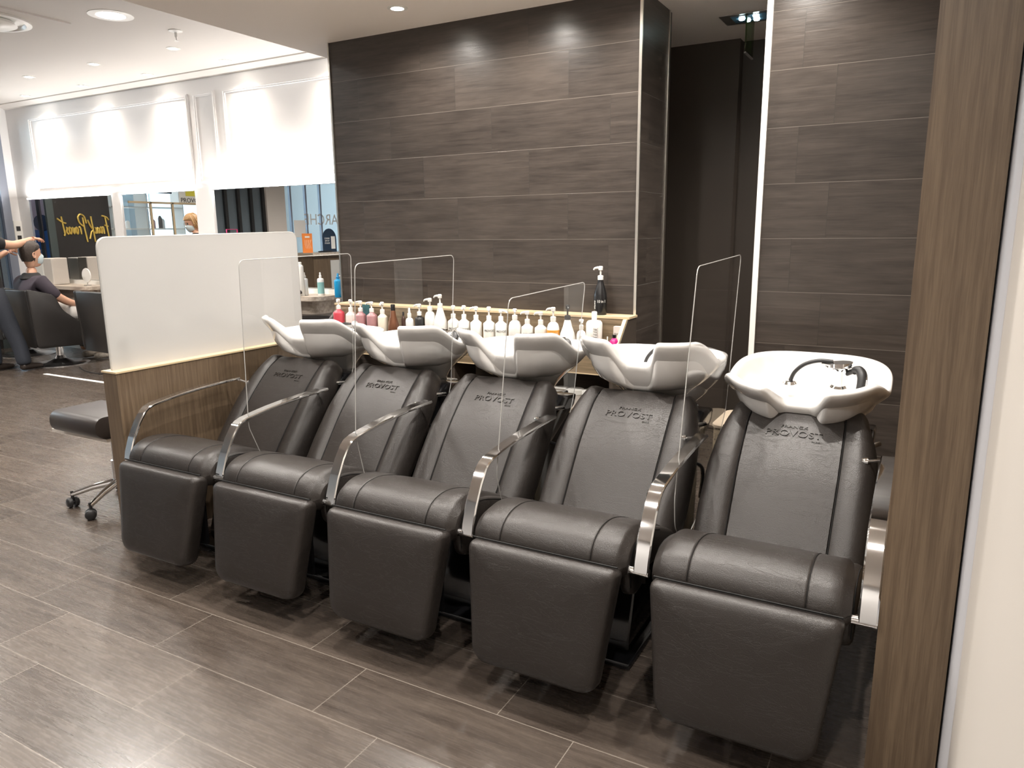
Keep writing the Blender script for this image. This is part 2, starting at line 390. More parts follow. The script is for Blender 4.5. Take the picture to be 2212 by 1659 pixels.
struct(B('ceiling_salon', XL-.2, -3.86, -4, YW+.1, ZL, ZL+.1, M_ceilH))
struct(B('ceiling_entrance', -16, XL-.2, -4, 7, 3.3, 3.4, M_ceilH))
struct(B('wall_salon', XL, -3.4, YW, YW+.12, 0, ZL, M_white))
struct(B('wall_salon_side', -3.86, -3.80, 4.40, YW, 0, ZC, M_white))
# end wall of the row: low laminate wall, tall laminate pier at the right
struct(B('wall_low_divider', -3.245, -3.145, 1.97, 3.22, 0, .84, M_brown))
struct(B('trim_5', -3.249, -3.141, 1.966, 3.224, .84, .848, M_oakedge))
struct(B('wall_pier', -.0215, .137, 1.93, 3.80, 0, ZC, M_brown))
# white jamb with a rounded corner next to the pier
mb = MB(); mb.prism([(.142, 1.99), (.142, 1.925)] + [(.142+.024*(1-math.cos(a)), 1.925-.024*math.sin(a)) for a in (.4, .8, 1.2, PI/2)] + [(.212, 1.901), (.216, 1.905), (.216, 1.99)], 'Z', 0, ZC)
struct(mb.build('trim_6', M_jamb, None, sharp=50))
mb = MB(); mb.prism([(.218, 1.99), (.218, 1.91), (.226, 1.902), (.9, 1.88), (.9, 1.99)], 'Z', 0, ZC)
struct(mb.build('trim_7', M_cream, None, smooth=False))
# cornice and wall mouldings of the salon wall
mb = MB(); mb.prism([(YW, ZL-.055), (YW-.012, ZL-.055), (YW-.02, ZL-.045), (YW-.055, ZL-.03), (YW-.085, ZL-.018), (YW-.10, ZL-.012), (YW-.10, ZL), (YW, ZL)], 'X', XL, -3.86)
struct(mb.build('trim_8', M_ceilH, None, smooth=False))
def frame_moulding(n, x0, x1, z0, z1, y=YW, w=.042, d=.016):
    mb = MB()
    for k, (ww, dd, off) in enumerate(((w, d, 0), (w*.35, d*1.5, w*.3))):
        a0, a1, b0, b1 = x0+off, x1-off, z0+off, z1-off
        mb.box(a0, a1, y-dd, y, b1-ww, b1); mb.box(a0, a1, y-dd, y, b0, b0+ww)
        mb.box(a0, a0+ww, y-dd, y, b0+ww, b1-ww); mb.box(a1-ww, a1, y-dd, y, b0+ww, b1-ww)
    return struct(mb.build('trim_%d' % n, M_white, None, smooth=False))
frame_moulding(9, -10.12, -7.07, 1.99, 2.93)
frame_moulding(10, -6.99, -6.65, 1.99, 2.93)
frame_moulding(11, -6.53, -4.0, 1.99, 2.93)
# pilasters between the mirrors
struct(B('trim_12', -7.06, -6.79, YW-.035, YW, 0, 1.95, M_white))
struct(B('trim_13', -8.55, -8.39, YW-.035, YW, 0, 1.95, M_white))
# left end of the salon: bulkhead over the glazed front
struct(B('wall_salon_left', XL-.2, XL, -4, YW+.1, 2.82, ZL, M_white))
struct(B('wall_salon_corner', XL-.2, XL, YW-.10, YW+.1, 0, 2.82, M_white))
M_greyframe = mat('grey door frame', (.30,.33,.40), .3, .3)
struct(B('door_1', XL-.12, XL, YW-.20, YW-.10, 0, 2.82, M_greyframe))
struct(B('window_1', XL-.07, XL-.05, 5.12, YW-.20, 0, 2.82, M_winglass))
struct(B('trim_14', XL-.10, XL-.02, 5.27, 5.29, 0, 2.82, mat('dark mullion', (.03,.03,.04), .3)))
# the mall beyond the glazed front
struct(B('wall_mall', -16, -15.9, -4, 7, 0, 3.3, mat('mall wall', (.55,.70,.78), .6)))

def area(name, loc, size, power, col, rot=(0,0,0), sy=None, parent=None):
    l = bpy.data.lights.new(name, 'AREA'); l.energy = power; l.color = col; l.size = size
    if sy: l.shape = 'RECTANGLE'; l.size_y = sy
    o = bpy.data.objects.new(name, l); COL.objects.link(o); o.location = loc; o.rotation_euler = rot
    if parent: o.parent = parent
    return o

# ------------------------------------------------------------------ ceiling lamps
def downlight(x, y, z, r, power, col, lab, group, angle=110, em=None, blend=.9):
    root = empty('ceiling_downlight', (x, y, z), 0, lab, 'ceiling light', group)
    MB().lathe([(r*.80, .02), (r*.80, -.004), (r*1.02, -.007), (r*1.25, -.003), (r*1.25, .001)], n=28).build('trim_ring', M_plastic, root)
    MB().lathe([(0.001, -.0035), (r*.80, -.0035), (r*.80, -.001), (.001, -.001)], n=24).build('lens', em or EM_spot, root)
    l = bpy.data.lights.new('lamp', 'SPOT'); l.energy = power; l.color = col; l.spot_size = math.radians(angle); l.spot_blend = blend
    l.shadow_soft_size = r*.55
    o = bpy.data.objects.new('lamp', l); COL.objects.link(o); o.parent = root; o.location = (0, 0, -.012)
    return root
names_low = ['above the first basin of the row', 'above the second basin', 'above the middle basins', 'above the fifth basin']
for i, (x, y) in enumerate(SPOTS_LOW):
    vis = i == 0
    downlight(x, y, ZC, .045, P_LOW*(1.6 if y > 4 else .62 if y > 3.3 else .95 if y > 1.5 else .95), NEUT, 'small lit recessed downlight in the low ceiling in front of the dark tiled wall' if vis else 'hidden small downlight added to brighten the dark passage' if y > 4 else 'small recessed downlight in the low ceiling near the tiled wall' if y > 3 else 'small recessed downlight in the low ceiling before the shampoo chairs, rearmost two added', 'downlights of the low ceiling', 158, blend=1)
for i, (x, y) in enumerate(SPOTS_HIGH):
    row = 'beside the panelled wall' if y > 5.1 else 'in the second row from the wall'
    k = ['first', 'second', 'third', 'fourth', 'fifth'][i//2]
    downlight(x, y, ZL, .05, P_HIGH, WARM, 'small bright recessed spot %s, %s from the tiled wall' % (row, k), 'spots in the high salon ceiling', 125, blend=1)
for i, (x, y) in enumerate(SPOTS_BIG):
    downlight(x, y, ZL, .13, P_BIG, NEUT, 'large round bright recessed downlight near the edge of the low ceiling' if i == 0 else 'unseen large round downlight added to brighten the salon floor', 'large salon downlights', 150, EM_big)
# light strip along the top of the mirrors
def led(x0, x1):
    r = empty('light_strip', ((x0+x1)/2, YW-.025, 1.945), 0, 'slim white light strip on top of the salon mirror, washing the panelling', 'light strip', 'light strips above the mirrors')
    w = (x1-x0)/2
    MB().box(-w, w, -.015, .015, -.016, 0).build('housing', M_plastic, r, False)
    area('lamp', (0, -.03, .012), 2*w, 9*(x1-x0)/2, (1, .97, .93), (PI, 0, 0), .02, r)
    area('lamp', (0, -.02, -.008), 2*w, 6*(x1-x0)/2, (1, .97, .93), (PI*.42, 0, 0), .012, r)
led(-10.33, -8.57); led(-8.38, -7.07); led(-6.78, -3.9)
area('mall_fill_lamp', (-15.6, 2.5, 1.8), 5, 420, (.75, .9, 1), (0, -PI/2, 0), 2.6)  # unseen area lamp, added to brighten the mall side

# sprinkler, air vent, emergency light
t = empty('ceiling_sprinkler', (-5.95, 4.18, ZL), 0, 'small chrome sprinkler head hanging from the white salon ceiling', 'sprinkler')
t.location = (-5.63, 4.40, ZL)
MB().lathe([(.001, 0), (.055, 0), (.055, -.006), (.02, -.016), (.001, -.016)], n=20).build('rosette', M_plastic, t)
MB().lathe([(.001, -.016), (.011, -.016), (.011, -.05), (.005, -.055), (.005, -.075), (.02, -.078), (.02, -.081), (.001, -.081)], n=12).build('nozzle', M_steel, t)
t = empty('ceiling_vent', (-6.55, 3.40, ZL), 0, 'round white ceiling air diffuser on a square plate, cut by the left edge', 'air vent')
MB().box(-.42, .42, -.42, .42, -.012, 0).build('plate', M_ceilH, t, False)
MB().lathe([(.30, -.012), (.31, -.03), (.27, -.035), (.255, -.014)], n=40).build('outer_ring', M_plastic, t)
MB().lathe([(.001, -.02), (.19, -.02), (.21, -.045), (.19, -.055), (.001, -.06)], n=40).build('deflector', M_plastic, t)
MB().lathe([(.20, -.0125), (.262, -.0125), (.262, -.0135), (.20, -.0135)], n=40).build('slot', M_ink, t)
t = empty('emergency_light', (-1.03, 4.78, ZC), math.radians(0), 'recessed emergency light with a hanging clear green tinted sign plate', 'emergency light')
MB().box(-.16, .16, -.11, .11, -.006, 0).build('frame', M_steel, t, False)
MB().box(-.10, .10, -.075, .075, -.008, -.006).build('recess', mat('blue grey recess', (.10,.20,.28), .2), t, False)
for x, y in ((-.045, -.02), (.03, .03), (.04, -.045)):
    MB().lathe([(.001, -.008), (.019, -.008), (.015, -.017), (.001, -.019)], c=(x, y, 0), n=14).build('lamp', emis('cool lamp', (.72, .95, 1), 9), t)
sp = MB().box(-.004, .004, -.10, .10, -.215, -.008).build('sign_plate', thin_glass('green tinted acrylic', (.45,.55,.36), 1.4), t, False)
MB().box(-.006, .006, -.102, .102, -.219, -.212).build('plate_edge', M_edge, sp, False)
for k in range(4):
    MB().box(-.0055, -.0042, -.075+k*.045, -.058+k*.045, -.19, -.03).build('pictogram', mat('green print', (.22,.30,.13), .4), sp, False)

# ------------------------------------------------------------------ shampoo units
SP = .6; CX0 = -2.745
PROF = catmull([(2.300, .385), (2.37, .475), (2.44, .565), (2.51, .65), (2.585, .728), (2.645, .782), (2.705, .822)], 6)
def prof_at(s):
    f = s*(len(PROF)-1); i = min(int(f), len(PROF)-2); t = f-i
    a, b = PROF[i], PROF[i+1]
    y, z = a[0]+(b[0]-a[0])*t, a[1]+(b[1]-a[1])*t
    T = Vector((b[0]-a[0], b[1]-a[1])).normalized()
    return y, z, T, Vector((-T.y, T.x))      # tangent and front normal (towards -y, +z)
def lerp_tab(tab, s):
    for (a, u), (b, v) in zip(tab, tab[1:]):
        if s <= b: return u + (v-u)*(s-a)/(b-a)
    return tab[-1][1]
def back_half(s): return lerp_tab([(0, .275), (.25, .283), (.5, .280), (.7, .266), (.85, .250), (1, .228)], s)
def seam_half(s): return lerp_tab([(0, .155), (.5, .160), (.85, .158), (1, .150)], s)
def back_section(s):
    w, q0 = back_half(s), seam_half(s); fr = []
    for q in (0, .35, .7, .93, .985): fr.append((q*q0, .004*math.cos(q*PI/2)))
    fr.append((q0, -.006)); fr.append((q0+.006, .002))
    for k in range(1, 9):
        q = k/8; fr.append((q0+.006+(w-q0-.006)*math.sin(q*PI/2)**.9, .004+.017*math.sin(PI*min(1, q*1.1)) - .085*(1-math.cos(q*PI/2))**1.15))
    bk = [(w*.97, -.095), (w*.8, -.105), (w*.4, -.105), (0, -.105)]
    h = fr+bk
    return h + [(-x, d) for x, d in reversed(h[1:-1])]
def make_backrest(root):
    R = []
    def ring(s, push=0, shrink=1, sxx=1):
        y, z, T, N = prof_at(s); out = []
        for x, d in back_section(s):
            d2 = -.045 + (d+.045)*shrink
            out.append((x*sxx, y+N.x*d2+T.x*push, z+N.y*d2+T.y*push))
        return out
    R.append(ring(0, -.01, .6, .94)); R.append(ring(0, 0, 1, .98))
    for k in range(1, 22): R.append(ring(k/21*.96))
    for a in (12, 28, 45, 60, 75, 88):
        a = math.radians(a); R.append(ring(.965, .045*math.sin(a), .15+.85*math.cos(a), 1-.12*(1-math.cos(a))))
    b = MB().rings(R).build('backrest', M_leather, root, sharp=50)
    # raised piping lines beside the centre panel
    for sgn in (-1, 1):
        p = []
        for k in range(22):
            s = .02+.94*k/21; y, z, T, N = prof_at(s); p.append((sgn*(seam_half(s)+.003), y+N.x*.001, z+N.y*.001))
        MB().tube(p, .0020, 6).build('piping', M_pipe, b)
    def fn(cx, s0, raise_):
        def f(x, y, zz):
            Y, Z, T, N = prof_at(s0 + y/.645); return (x+cx, Y+N.x*(zz+raise_+.004*math.cos(min(1, abs(x+cx)/.158)*PI/2)), Z+N.y*(zz+raise_+.004*math.cos(min(1, abs(x+cx)/.158)*PI/2)))
        return f
    text_obj('embossed_logo', 'PROVOST', M_leather, b, fn(0, .735, .0004), .046, .0030, .92)
    text_obj('embossed_logo', 'FRANCK', M_leather, b, fn(0, .795, .0004), .021, .0024, 1.1)
    text_obj('embossed_logo', 'PARIS', M_leather, b, fn(.075, .688, .0004), .010, .0014, 1.1)
    return b
def closed_profile_x(prof, stations, name, m, root, seams=(), sharp=60):
    """stations: (x, inset)"""
    cy = sum(p[0] for p in prof)/len(prof); cz = sum(p[1] for p in prof)/len(prof); R = []
    n = len(prof)
    for x, ins in stations:
        ring = []
        for i, (y, z) in enumerate(prof):
            a, b = prof[i-1], prof[(i+1) % n]; t = Vector((b[0]-a[0], b[1]-a[1])); t = t.normalized() if t.length else Vector((1, 0))
            nn = Vector((-t.y, t.x))
            if nn.dot(Vector((cy-y, cz-z))) < 0: nn = -nn
            ring.append((x, y+nn.x*ins, z+nn.y*ins))
        R.append(ring)
    return MB().rings(R).build(name, m, root, sharp=sharp)
def make_seat(root):
    top = catmull([(1.875, .478), (1.885, .515), (1.915, .548), (1.965, .566), (2.03, .566), (2.11, .547), (2.2, .512), (2.3, .463), (2.40, .405)], 4)
    prof = top + [(2.41, .36), (2.36, .33), (2.1, .40), (1.96, .42), (1.89, .44)]
    hw = .262; st = []
    for a in (90, 70, 50, 30, 15, 0):
        a = math.radians(a); st.append((-hw + .03*(1-math.sin(a)), .03*(1-math.cos(a)) if 0 else .028*math.sin(a)))
    xs = [-.20, -.163, -.158, -.155, -.152, -.147, -.10, -.05, 0, .05, .10, .147, .152, .155, .158, .163, .20]
    for x in xs: st.append((x, .0035 if abs(abs(x)-.155) < .001 else (.0006 if abs(abs(x)-.155) < .004 else -.002 if abs(x) < .12 else 0)))
    for a in (0, 15, 30, 50, 70, 90):
        a = math.radians(a); st.append((hw - .03*(1-math.sin(a)), .028*math.sin(a)))
    st.sort(); 
    s = closed_profile_x(prof, st, 'seat', M_leather, root)
    for sgn in (-1, 1):
        p = [(sgn*.155, y, z+.0002) for y, z in top[2:]]
        MB().tube(p, .0009, 5).build('stitching', M_pipe, s)
    # upholstered cheeks at each side of the seat
    for sgn in (-1, 1):
        out = catmull([(1.925, .50), (1.93, .44), (1.945, .385), (1.98, .36), (2.03, .365), (2.10, .40), (2.28, .37), (2.42, .33), (2.44, .385), (2.33, .445), (2.2, .50), (2.08, .538), (1.98, .545), (1.925, .50)], 3)[:-1]
        x0, x1 = .225, .268
        c = closed_profile_x(out, [(sgn*x0, .01), (sgn*(x0+.006), 0), (sgn*(x1-.02), 0), (sgn*(x1-.007), .004), (sgn*x1, .016)], 'seat_cheek', M_leather, root)
        MB().tube([(sgn*(x1-.004), y, z) for y, z in catmull([(1.935, .405), (1.929, .46), (1.94, .508), (1.985, .536), (2.08, .530), (2.2, .492)], 4)], .002, 5).build('piping', M_pipe, c)
def make_footrest(root):
    # rounded trapezoid cushion hanging from the seat front
    wt, wb, H = .252, .210, .385
    pts = []
    def arc(cx, cz, r, a0, a1, n):
        for i in range(n+1):
            a = math.radians(a0+(a1-a0)*i/n); pts.append((cx+r*math.cos(a), cz+r*math.sin(a)))
    arc(wb-.043, -H+.048, .048, -90, -8, 8); arc(wt-.022, -.022, .022, 0, 90, 4)
    arc(-wt+.022, -.022, .022, 90, 180, 4); arc(-wb+.053, -H+.058, .058, 188, 270, 8)
    # densify the top and bottom runs so that the dome is smooth
    den = []
    for i, p in enumerate(pts):
        q = pts[(i+1) % len(pts)]; d = math.dist(p, q); k = max(1, int(d/.05))
        for j in range(k): den.append((p[0]+(q[0]-p[0])*j/k, p[1]+(q[1]-p[1])*j/k))
    P0 = Vector((0, 1.842, .492)); D = Vector((0, -.062, -.362)).normalized(); N = Vector((0, -D.z, D.y)); N = Vector((0, D.z, -D.y))  # towards the viewer
    if N.y > 0: N = -N
    c = (0, -H*.48); R = []
    for sc, h in ((.0, .020), (.3, .0195), (.6, .018), (.82, .0145), (.92, .009), (.965, .002), (.99, -.010), (1, -.024), (1, -.05), (.985, -.062), (.95, -.070), (.0, -.072)):
        ring = []
        for x, v in den:
            xx, vv = c[0]+(x-c[0])*sc, c[1]+(v-c[1])*sc
            p = P0 + Vector((xx, 0, 0)) - D*vv*1 + N*h if 0 else P0 + Vector((xx, 0, 0)) + D*(-vv) + N*h
            ring.append(tuple(p))
        R.append(ring)
    f = MB().rings(R, cap=(False, False)).build('footrest', M_leather, root, sharp=70)
    MB().tube([(x, 1.868, .4925+.004*math.sin(x*30)*0) for x in [-.246+.0246*k for k in range(21)]], .0030, 6).build('piping', M_pipe, f)
    MB().box(-.20, .20, 1.90, 1.915, .17, .46).build('hinge_plate', M_gloss, f, False)
BN, BY = 240, 2.885
def rim_pt(th):
    a, b = .287, .262; e = 2/(3.3 if th < PI else 2.5)
    c, s_ = math.cos(th), math.sin(th)
    return a*math.copysign(abs(c)**e, c), b*math.copysign(abs(s_)**e, s_)
def make_basin(root):
    R = []
    prof = [(.26, 0), (.29, .08), (.35, .18), (.44, .30), (.54, .42), (.65, .53), (.75, .63), (.83, .715), (.89, .79), (.935, .85), (.968, .90), (.987, .945), (.988, .975), (.975, .995), (.935, 1.003), (.91, .993), (.892, .965),
            (.878, .91), (.86, .82), (.82, .70), (.72, .58), (.54, .50), (.30, .465), (.06, .45)]
    zb = .70
    for i, (sc, tz) in enumerate(prof):
        ring = []; inn = i >= 13
        for j in range(BN):
            th = 2*PI*j/BN; ox, oy = rim_pt(th); front = max(0, -math.sin(th))
            if oy < 0: oy *= 1.13
            f_ = min(1, front/.62); h = .952 + .088*f_*f_*(3-2*f_)                     # front lobes stand proud
            q = min(1, max(0, (abs(ox)-.036)/.080)); nt = .5*(1+math.cos(PI*q)) if oy < 0 else 0
            h -= .094*nt
            x, y = ox*sc, oy*sc
            if not inn: y += max(0, .296*(sc-(1-(1-min(1, tz/.97))**1.45))) + .045*(1-tz)      # convex sloping front, stem set back
            k = tz**1.6 if not inn else min(1, max(0, (sc-.45)/.42))
            y += nt*k*.108
            z = zb + (h-zb)*tz
            if inn and tz < .9: z = zb + (.95-zb)*tz + (h-.95)*max(0, (tz-.45)/.55)
            ring.append((x, BY+y, z))
        R.append(ring)
    b = MB().rings(R, cap=(True, True)).build('basin', M_cerm, root, sharp=180)
    return b
def make_tap(root):
    t = bpy.data.objects.new('mixer_tap', None)
    # collar, hose, mixer and hand shower
    c = MB().lathe([(.001, .868), (.026, .868), (.028, .878), (.020, .888), (.001, .888)], c=(-.075, 3.00, 0), n=20).build('hose_collar', M_chrome, root)
    hose = catmull([(-.075, 3.00, .88), (-.06, 3.005, .92), (-.025, 3.01, .955), (.025, 3.015, .972), (.075, 3.015, .972)], 6)
    MB().tube(hose, .0075, 10).build('hose', M_rubber, root)
    m = MB().lathe([(.001, .868), (.034, .868), (.034, .876), (.026, .884), (.026, .935), (.029, .94), (.029, .955), (.001, .962)], c=(.10, 3.01, 0), n=24).build('mixer_tap', M_chrome, root)
    lv = MB(); lv.rings([[(.10+u*.028-.01+.04*k-.03, 3.01+v*w, .957+h+.004*k) for u, v, h in ((0, -1, 0), (0, -.7, .012), (0, .7, .012), (0, 1, 0), (0, .7, -.008), (0, -.7, -.008))] for k, w in ((-.6, .008), (-.2, .016), (.4, .022), (1.2, .026), (1.8, .020), (2.1, .006))])
    lv.build('lever', M_chrome, m)
    MB().tube([(.125, 3.01, .93), (.145, 3.0, .945), (.155, 2.985, .95)], .010, 10).build('shower_holder', M_rubber, m)
    sh = catmull([(.150, 2.99, .955), (.170, 2.975, .962), (.183, 2.95, .945), (.180, 2.92, .905), (.165, 2.90, .875)], 5)
    n = len(sh); MB().tube(sh, [.012+.006*math.sin(PI*i/(n-1)) if i < n*.7 else .016 for i in range(n)], 12).build('hand_shower', M_rubber, root)
    MB().tube([(p[0]+.012, p[1]-.008, p[2]+.004) for p in sh[4:-4]], .004, 6).build('shower_trim', M_chrome, root)
def make_arm(root, sgn):
    x = .3*sgn
    p = [(1.917, .468), (1.923, .50), (1.945, .56), (1.98, .625), (2.012, .668), (2.03, .682), (2.06, .692)] + [(2.12, .701), (2.2, .711), (2.3, .719), (2.4, .724), (2.5, .727), (2.55, .727)]
    a = MB().bar([(x, y, z) for y, z in p], .046, .013).build('armrest', M_chrome, root, sharp=25)
    s1, s2 = sorted((x, .262*sgn))
    MB().lathe([(.001, s1-.022 if sgn < 0 else s1), (.013, s1-.022 if sgn < 0 else s1), (.013, s2 if sgn < 0 else s2+.022), (.001, s2 if sgn < 0 else s2+.022)], c=(0, 1.925, .468), n=16, axis='X').build('arm_pivot', M_chrome, a)
    MB().tube([(x, 2.535, .722), (x-.03*sgn, 2.55, .715), (.22*sgn, 2.565, .70)], .006, 8).build('arm_rod', M_chrome, a)
    MB().lathe([(.001, -.012), (.011, -.012), (.014, -.004), (.014, .006), (.001, .010)], c=(.235*sgn, 2.56, .705), n=12, axis='X').build('arm_clamp', M_chrome, a)
def make_base(root):
    mb = MB(); mb.prism([(2.20, 0), (2.20, .06), (2.28, .30), (2.34, .37), (2.60, .36), (2.84, .74), (3.00, .74), (3.02, .40), (2.98, .05), (2.98, 0)], 'X', -.17, .17)
    b = mb.build('base', M_gloss, root, True, bevel=.012, sharp=30)
    MB().box(-.20, .20, 2.12, 3.02, 0, .025).build('foot_plate', M_gloss, root, True, bevel=.008)
    mb = MB(); mb.prism([(2.50, .60), (2.62, .56), (2.90, .70), (2.92, .745), (2.78, .76)], 'X', -.245, .245)
    mb.build('back_shell', M_gloss, root, True, bevel=.010, sharp=30)
    for sgn in (-1, 1):
        MB().tube([(sgn*.20, 2.66, .70), (sgn*.245, 2.69, .725), (sgn*.262, 2.74, .72)], .009, 10).build('tilt_handle', M_chrome, root)
        MB().tube(catmull([(sgn*.20, 2.60, .62), (sgn*.25, 2.62, .60), (sgn*.27, 2.70, .55), (sgn*.24, 2.80, .40)], 5), .007, 8).build('water_hose', M_rubber, root)
def make_unit(first=False):
    root = empty('shampoo_chair', (0, 0, 0))
    make_backrest(root); make_seat(root); make_footrest(root); make_base(root); make_basin(root); make_tap(root); make_arm(root, 1)
    for c in kids(root): c.location.y = -2.6
    return root
unit_labels = ['black leather shampoo chair with white basin, farthest left beside the low brown divider',
               'black leather shampoo chair with white basin, second from the frosted divider',
               'black leather shampoo chair with white basin, middle one of the five',
               'black leather shampoo chair with white basin, second from the brown pier at right',
               'black leather shampoo chair with white basin, nearest right beside the tall brown pier']
proto = make_unit()
units = [proto] + [copy_tree(proto) for _ in range(4)]
for k, u in enumerate(units):
    u.location = (CX0+SP*k, 2.6, 0); tag(u, unit_labels[k], 'shampoo chair', 'shampoo chairs along the tiled wall')
for c in kids(units[4]):        # the last basin is tipped forward on its stem
    if c.name.split('.')[0] in ('basin', 'hose_collar', 'hose', 'mixer_tap', 'hand_shower', 'shower_trim'):
        A = math.radians(15); piv = Vector((0, 3.05-2.6, .80)); Rm = Matrix.Rotation(A, 4, 'X')
        c.matrix_basis = Matrix.Translation(piv) @ Rm @ Matrix.Translation(-piv) @ c.matrix_basis
_old = set(kids(units[0])); make_arm(units[0], -1)
for c in kids(units[0]):
    if c not in _old: c.location.y = -2.6

# ------------------------------------------------------------------ acrylic screens between the chairs
def rounded_poly(P, r, n=5):
    out = []; m = len(P)
    for i, p in enumerate(P):
        a, b = Vector(P[i-1]), Vector(P[(i+1) % m]); p = Vector(p); rr = r[i] if isinstance(r, list) else r
        u, v = (a-p).normalized(), (b-p).normalized(); d = min(rr, (a-p).length*.45, (b-p).length*.45)
        p0, p1 = p+u*d, p+v*d
        for k in range(n+1):
            t = k/n; q = p0*(1-t)**2 + p*2*t*(1-t) + p1*t*t; out.append((q.x, q.y))
    return out
def screen(x, pts, label, dx_top=0):
    root = empty('acrylic_screen', (x, (pts[0][0]+pts[1][0])/2, pts[-1][1]), 0, label, 'protective screen', 'clear screens between the chairs')
    ox, oy, oz = root.location
    poly = rounded_poly(pts, [.03, .03, .02, .01, .02, .04, .02], 6)
    mb = MB(); mb.prism([(y-oy, z-oz) for y, z in poly], 'X', -.0025, .0025)
    mb.build('panel', M_screen, root, False)
    MB().tube([(0, y-oy, z-oz) for y, z in poly], .0018, 6, True).build('polished_edge', M_edge, root)
AX = [CX0 - .3 + SP*k for k in range(6)]
screen(AX[1], [(2.105, 1.348), (2.785, 1.355), (2.76, .80), (2.60, .45), (2.36, .39), (2.145, .50), (2.085, .65)], 'clear acrylic screen between the first and second shampoo chairs from the left')
screen(AX[2], [(2.12, 1.340), (2.783, 1.351), (2.735, .78), (2.60, .45), (2.36, .39), (2.118, .50), (2.073, .69)], 'clear acrylic screen between the second and third shampoo chairs from the left')
screen(AX[3], [(2.214, 1.224), (2.872, 1.240), (2.766, .78), (2.60, .45), (2.36, .39), (2.146, .50), (2.113, .618)], 'lower, tilted clear acrylic screen between the third and fourth shampoo chairs')
screen(AX[4], [(2.402, 1.333), (3.045, 1.351), (2.91, .75), (2.62, .45), (2.38, .38), (2.25, .48), (2.235, .588)], 'clear acrylic screen at right, left of the chair nearest the brown pier')

# frosted glass on the low divider
root = empty('frosted_panel', (-3.205, 2.6, .848), 0, 'large frosted white glass panel with rounded corners standing on the low brown divider', 'glass panel')
mb = MB(); mb.prism([(y-2.6, z-.848) for y, z in rounded_poly([(1.990, .848), (1.990, 1.443), (3.185, 1.462), (3.185, .848)], [.004, .05, .05, .004], 6)], 'X', -.005, .005)
pn = mb.build('pane', M_frost, root, False)
pth = [(0, y-2.6, z-.848) for y, z in rounded_poly([(1.990, .850), (1.990, 1.443), (3.185, 1.462), (3.185, .850)], [.004, .05, .05, .004], 6)]
MB().tube(pth[6:], .0052, 6).build('ground_edge', M_edge, pn)

# ------------------------------------------------------------------ shelf unit behind the basins
root = empty('product_shelf', (-2.45, 3.8, .0), 0, 'long olive oak wall shelf behind the basins, full of bottles', 'shelf')
def rb(*a, **k): return a
ox, oy = -2.45, 3.8
X0, X1 = -3.52-ox, -1.40-ox
MB().box(X0, X1, 3.82-oy, 3.949-oy, .80, .972).build('back_board', M_oak, root, False)
MB().box(X0, X1+.01, 3.815-oy, 3.949-oy, .972, .984).build('ledge', M_oakedge, root, False)
MB().box(X0, X1-.02, 3.63-oy, 3.82-oy, .775, .795).build('shelf_board', M_oak, root, False)
MB().box(X0, X1-.02, 3.63-oy, 3.645-oy, .69, .775).build('front_board', M_oak, root, False)
MB().box(X0, X1-.02, 3.629-oy, 3.646-oy, .684, .690).build('front_edge', M_oakedge, root, False)
mb = MB(); mb.prism([(3.63-oy, .69), (3.63-oy, .80), (3.80-oy, .972), (3.82-oy, .972), (3.82-oy, .69)], 'X', X1-.02, X1)
mb.build('end_board', M_oakedge, root, False)
mb = MB(); mb.prism([(3.64-oy, .70), (3.64-oy, .79), (3.82-oy, .972), (3.949-oy, .972), (3.949-oy, .70)], 'X', X1-.001, X1+.004)
mb.build('end_face', M_dark, root, False)
MB().box(X0, X1-.02, 3.62-oy, 3.90-oy, .46, .48).build('lower_board', M_oak, root, False)
for x in (X0+.01, (X0+X1)/2, X1-.04): MB().box(x, x+.02, 3.66-oy, 3.90-oy, 0, .69).build('support', M_dark, root, False)

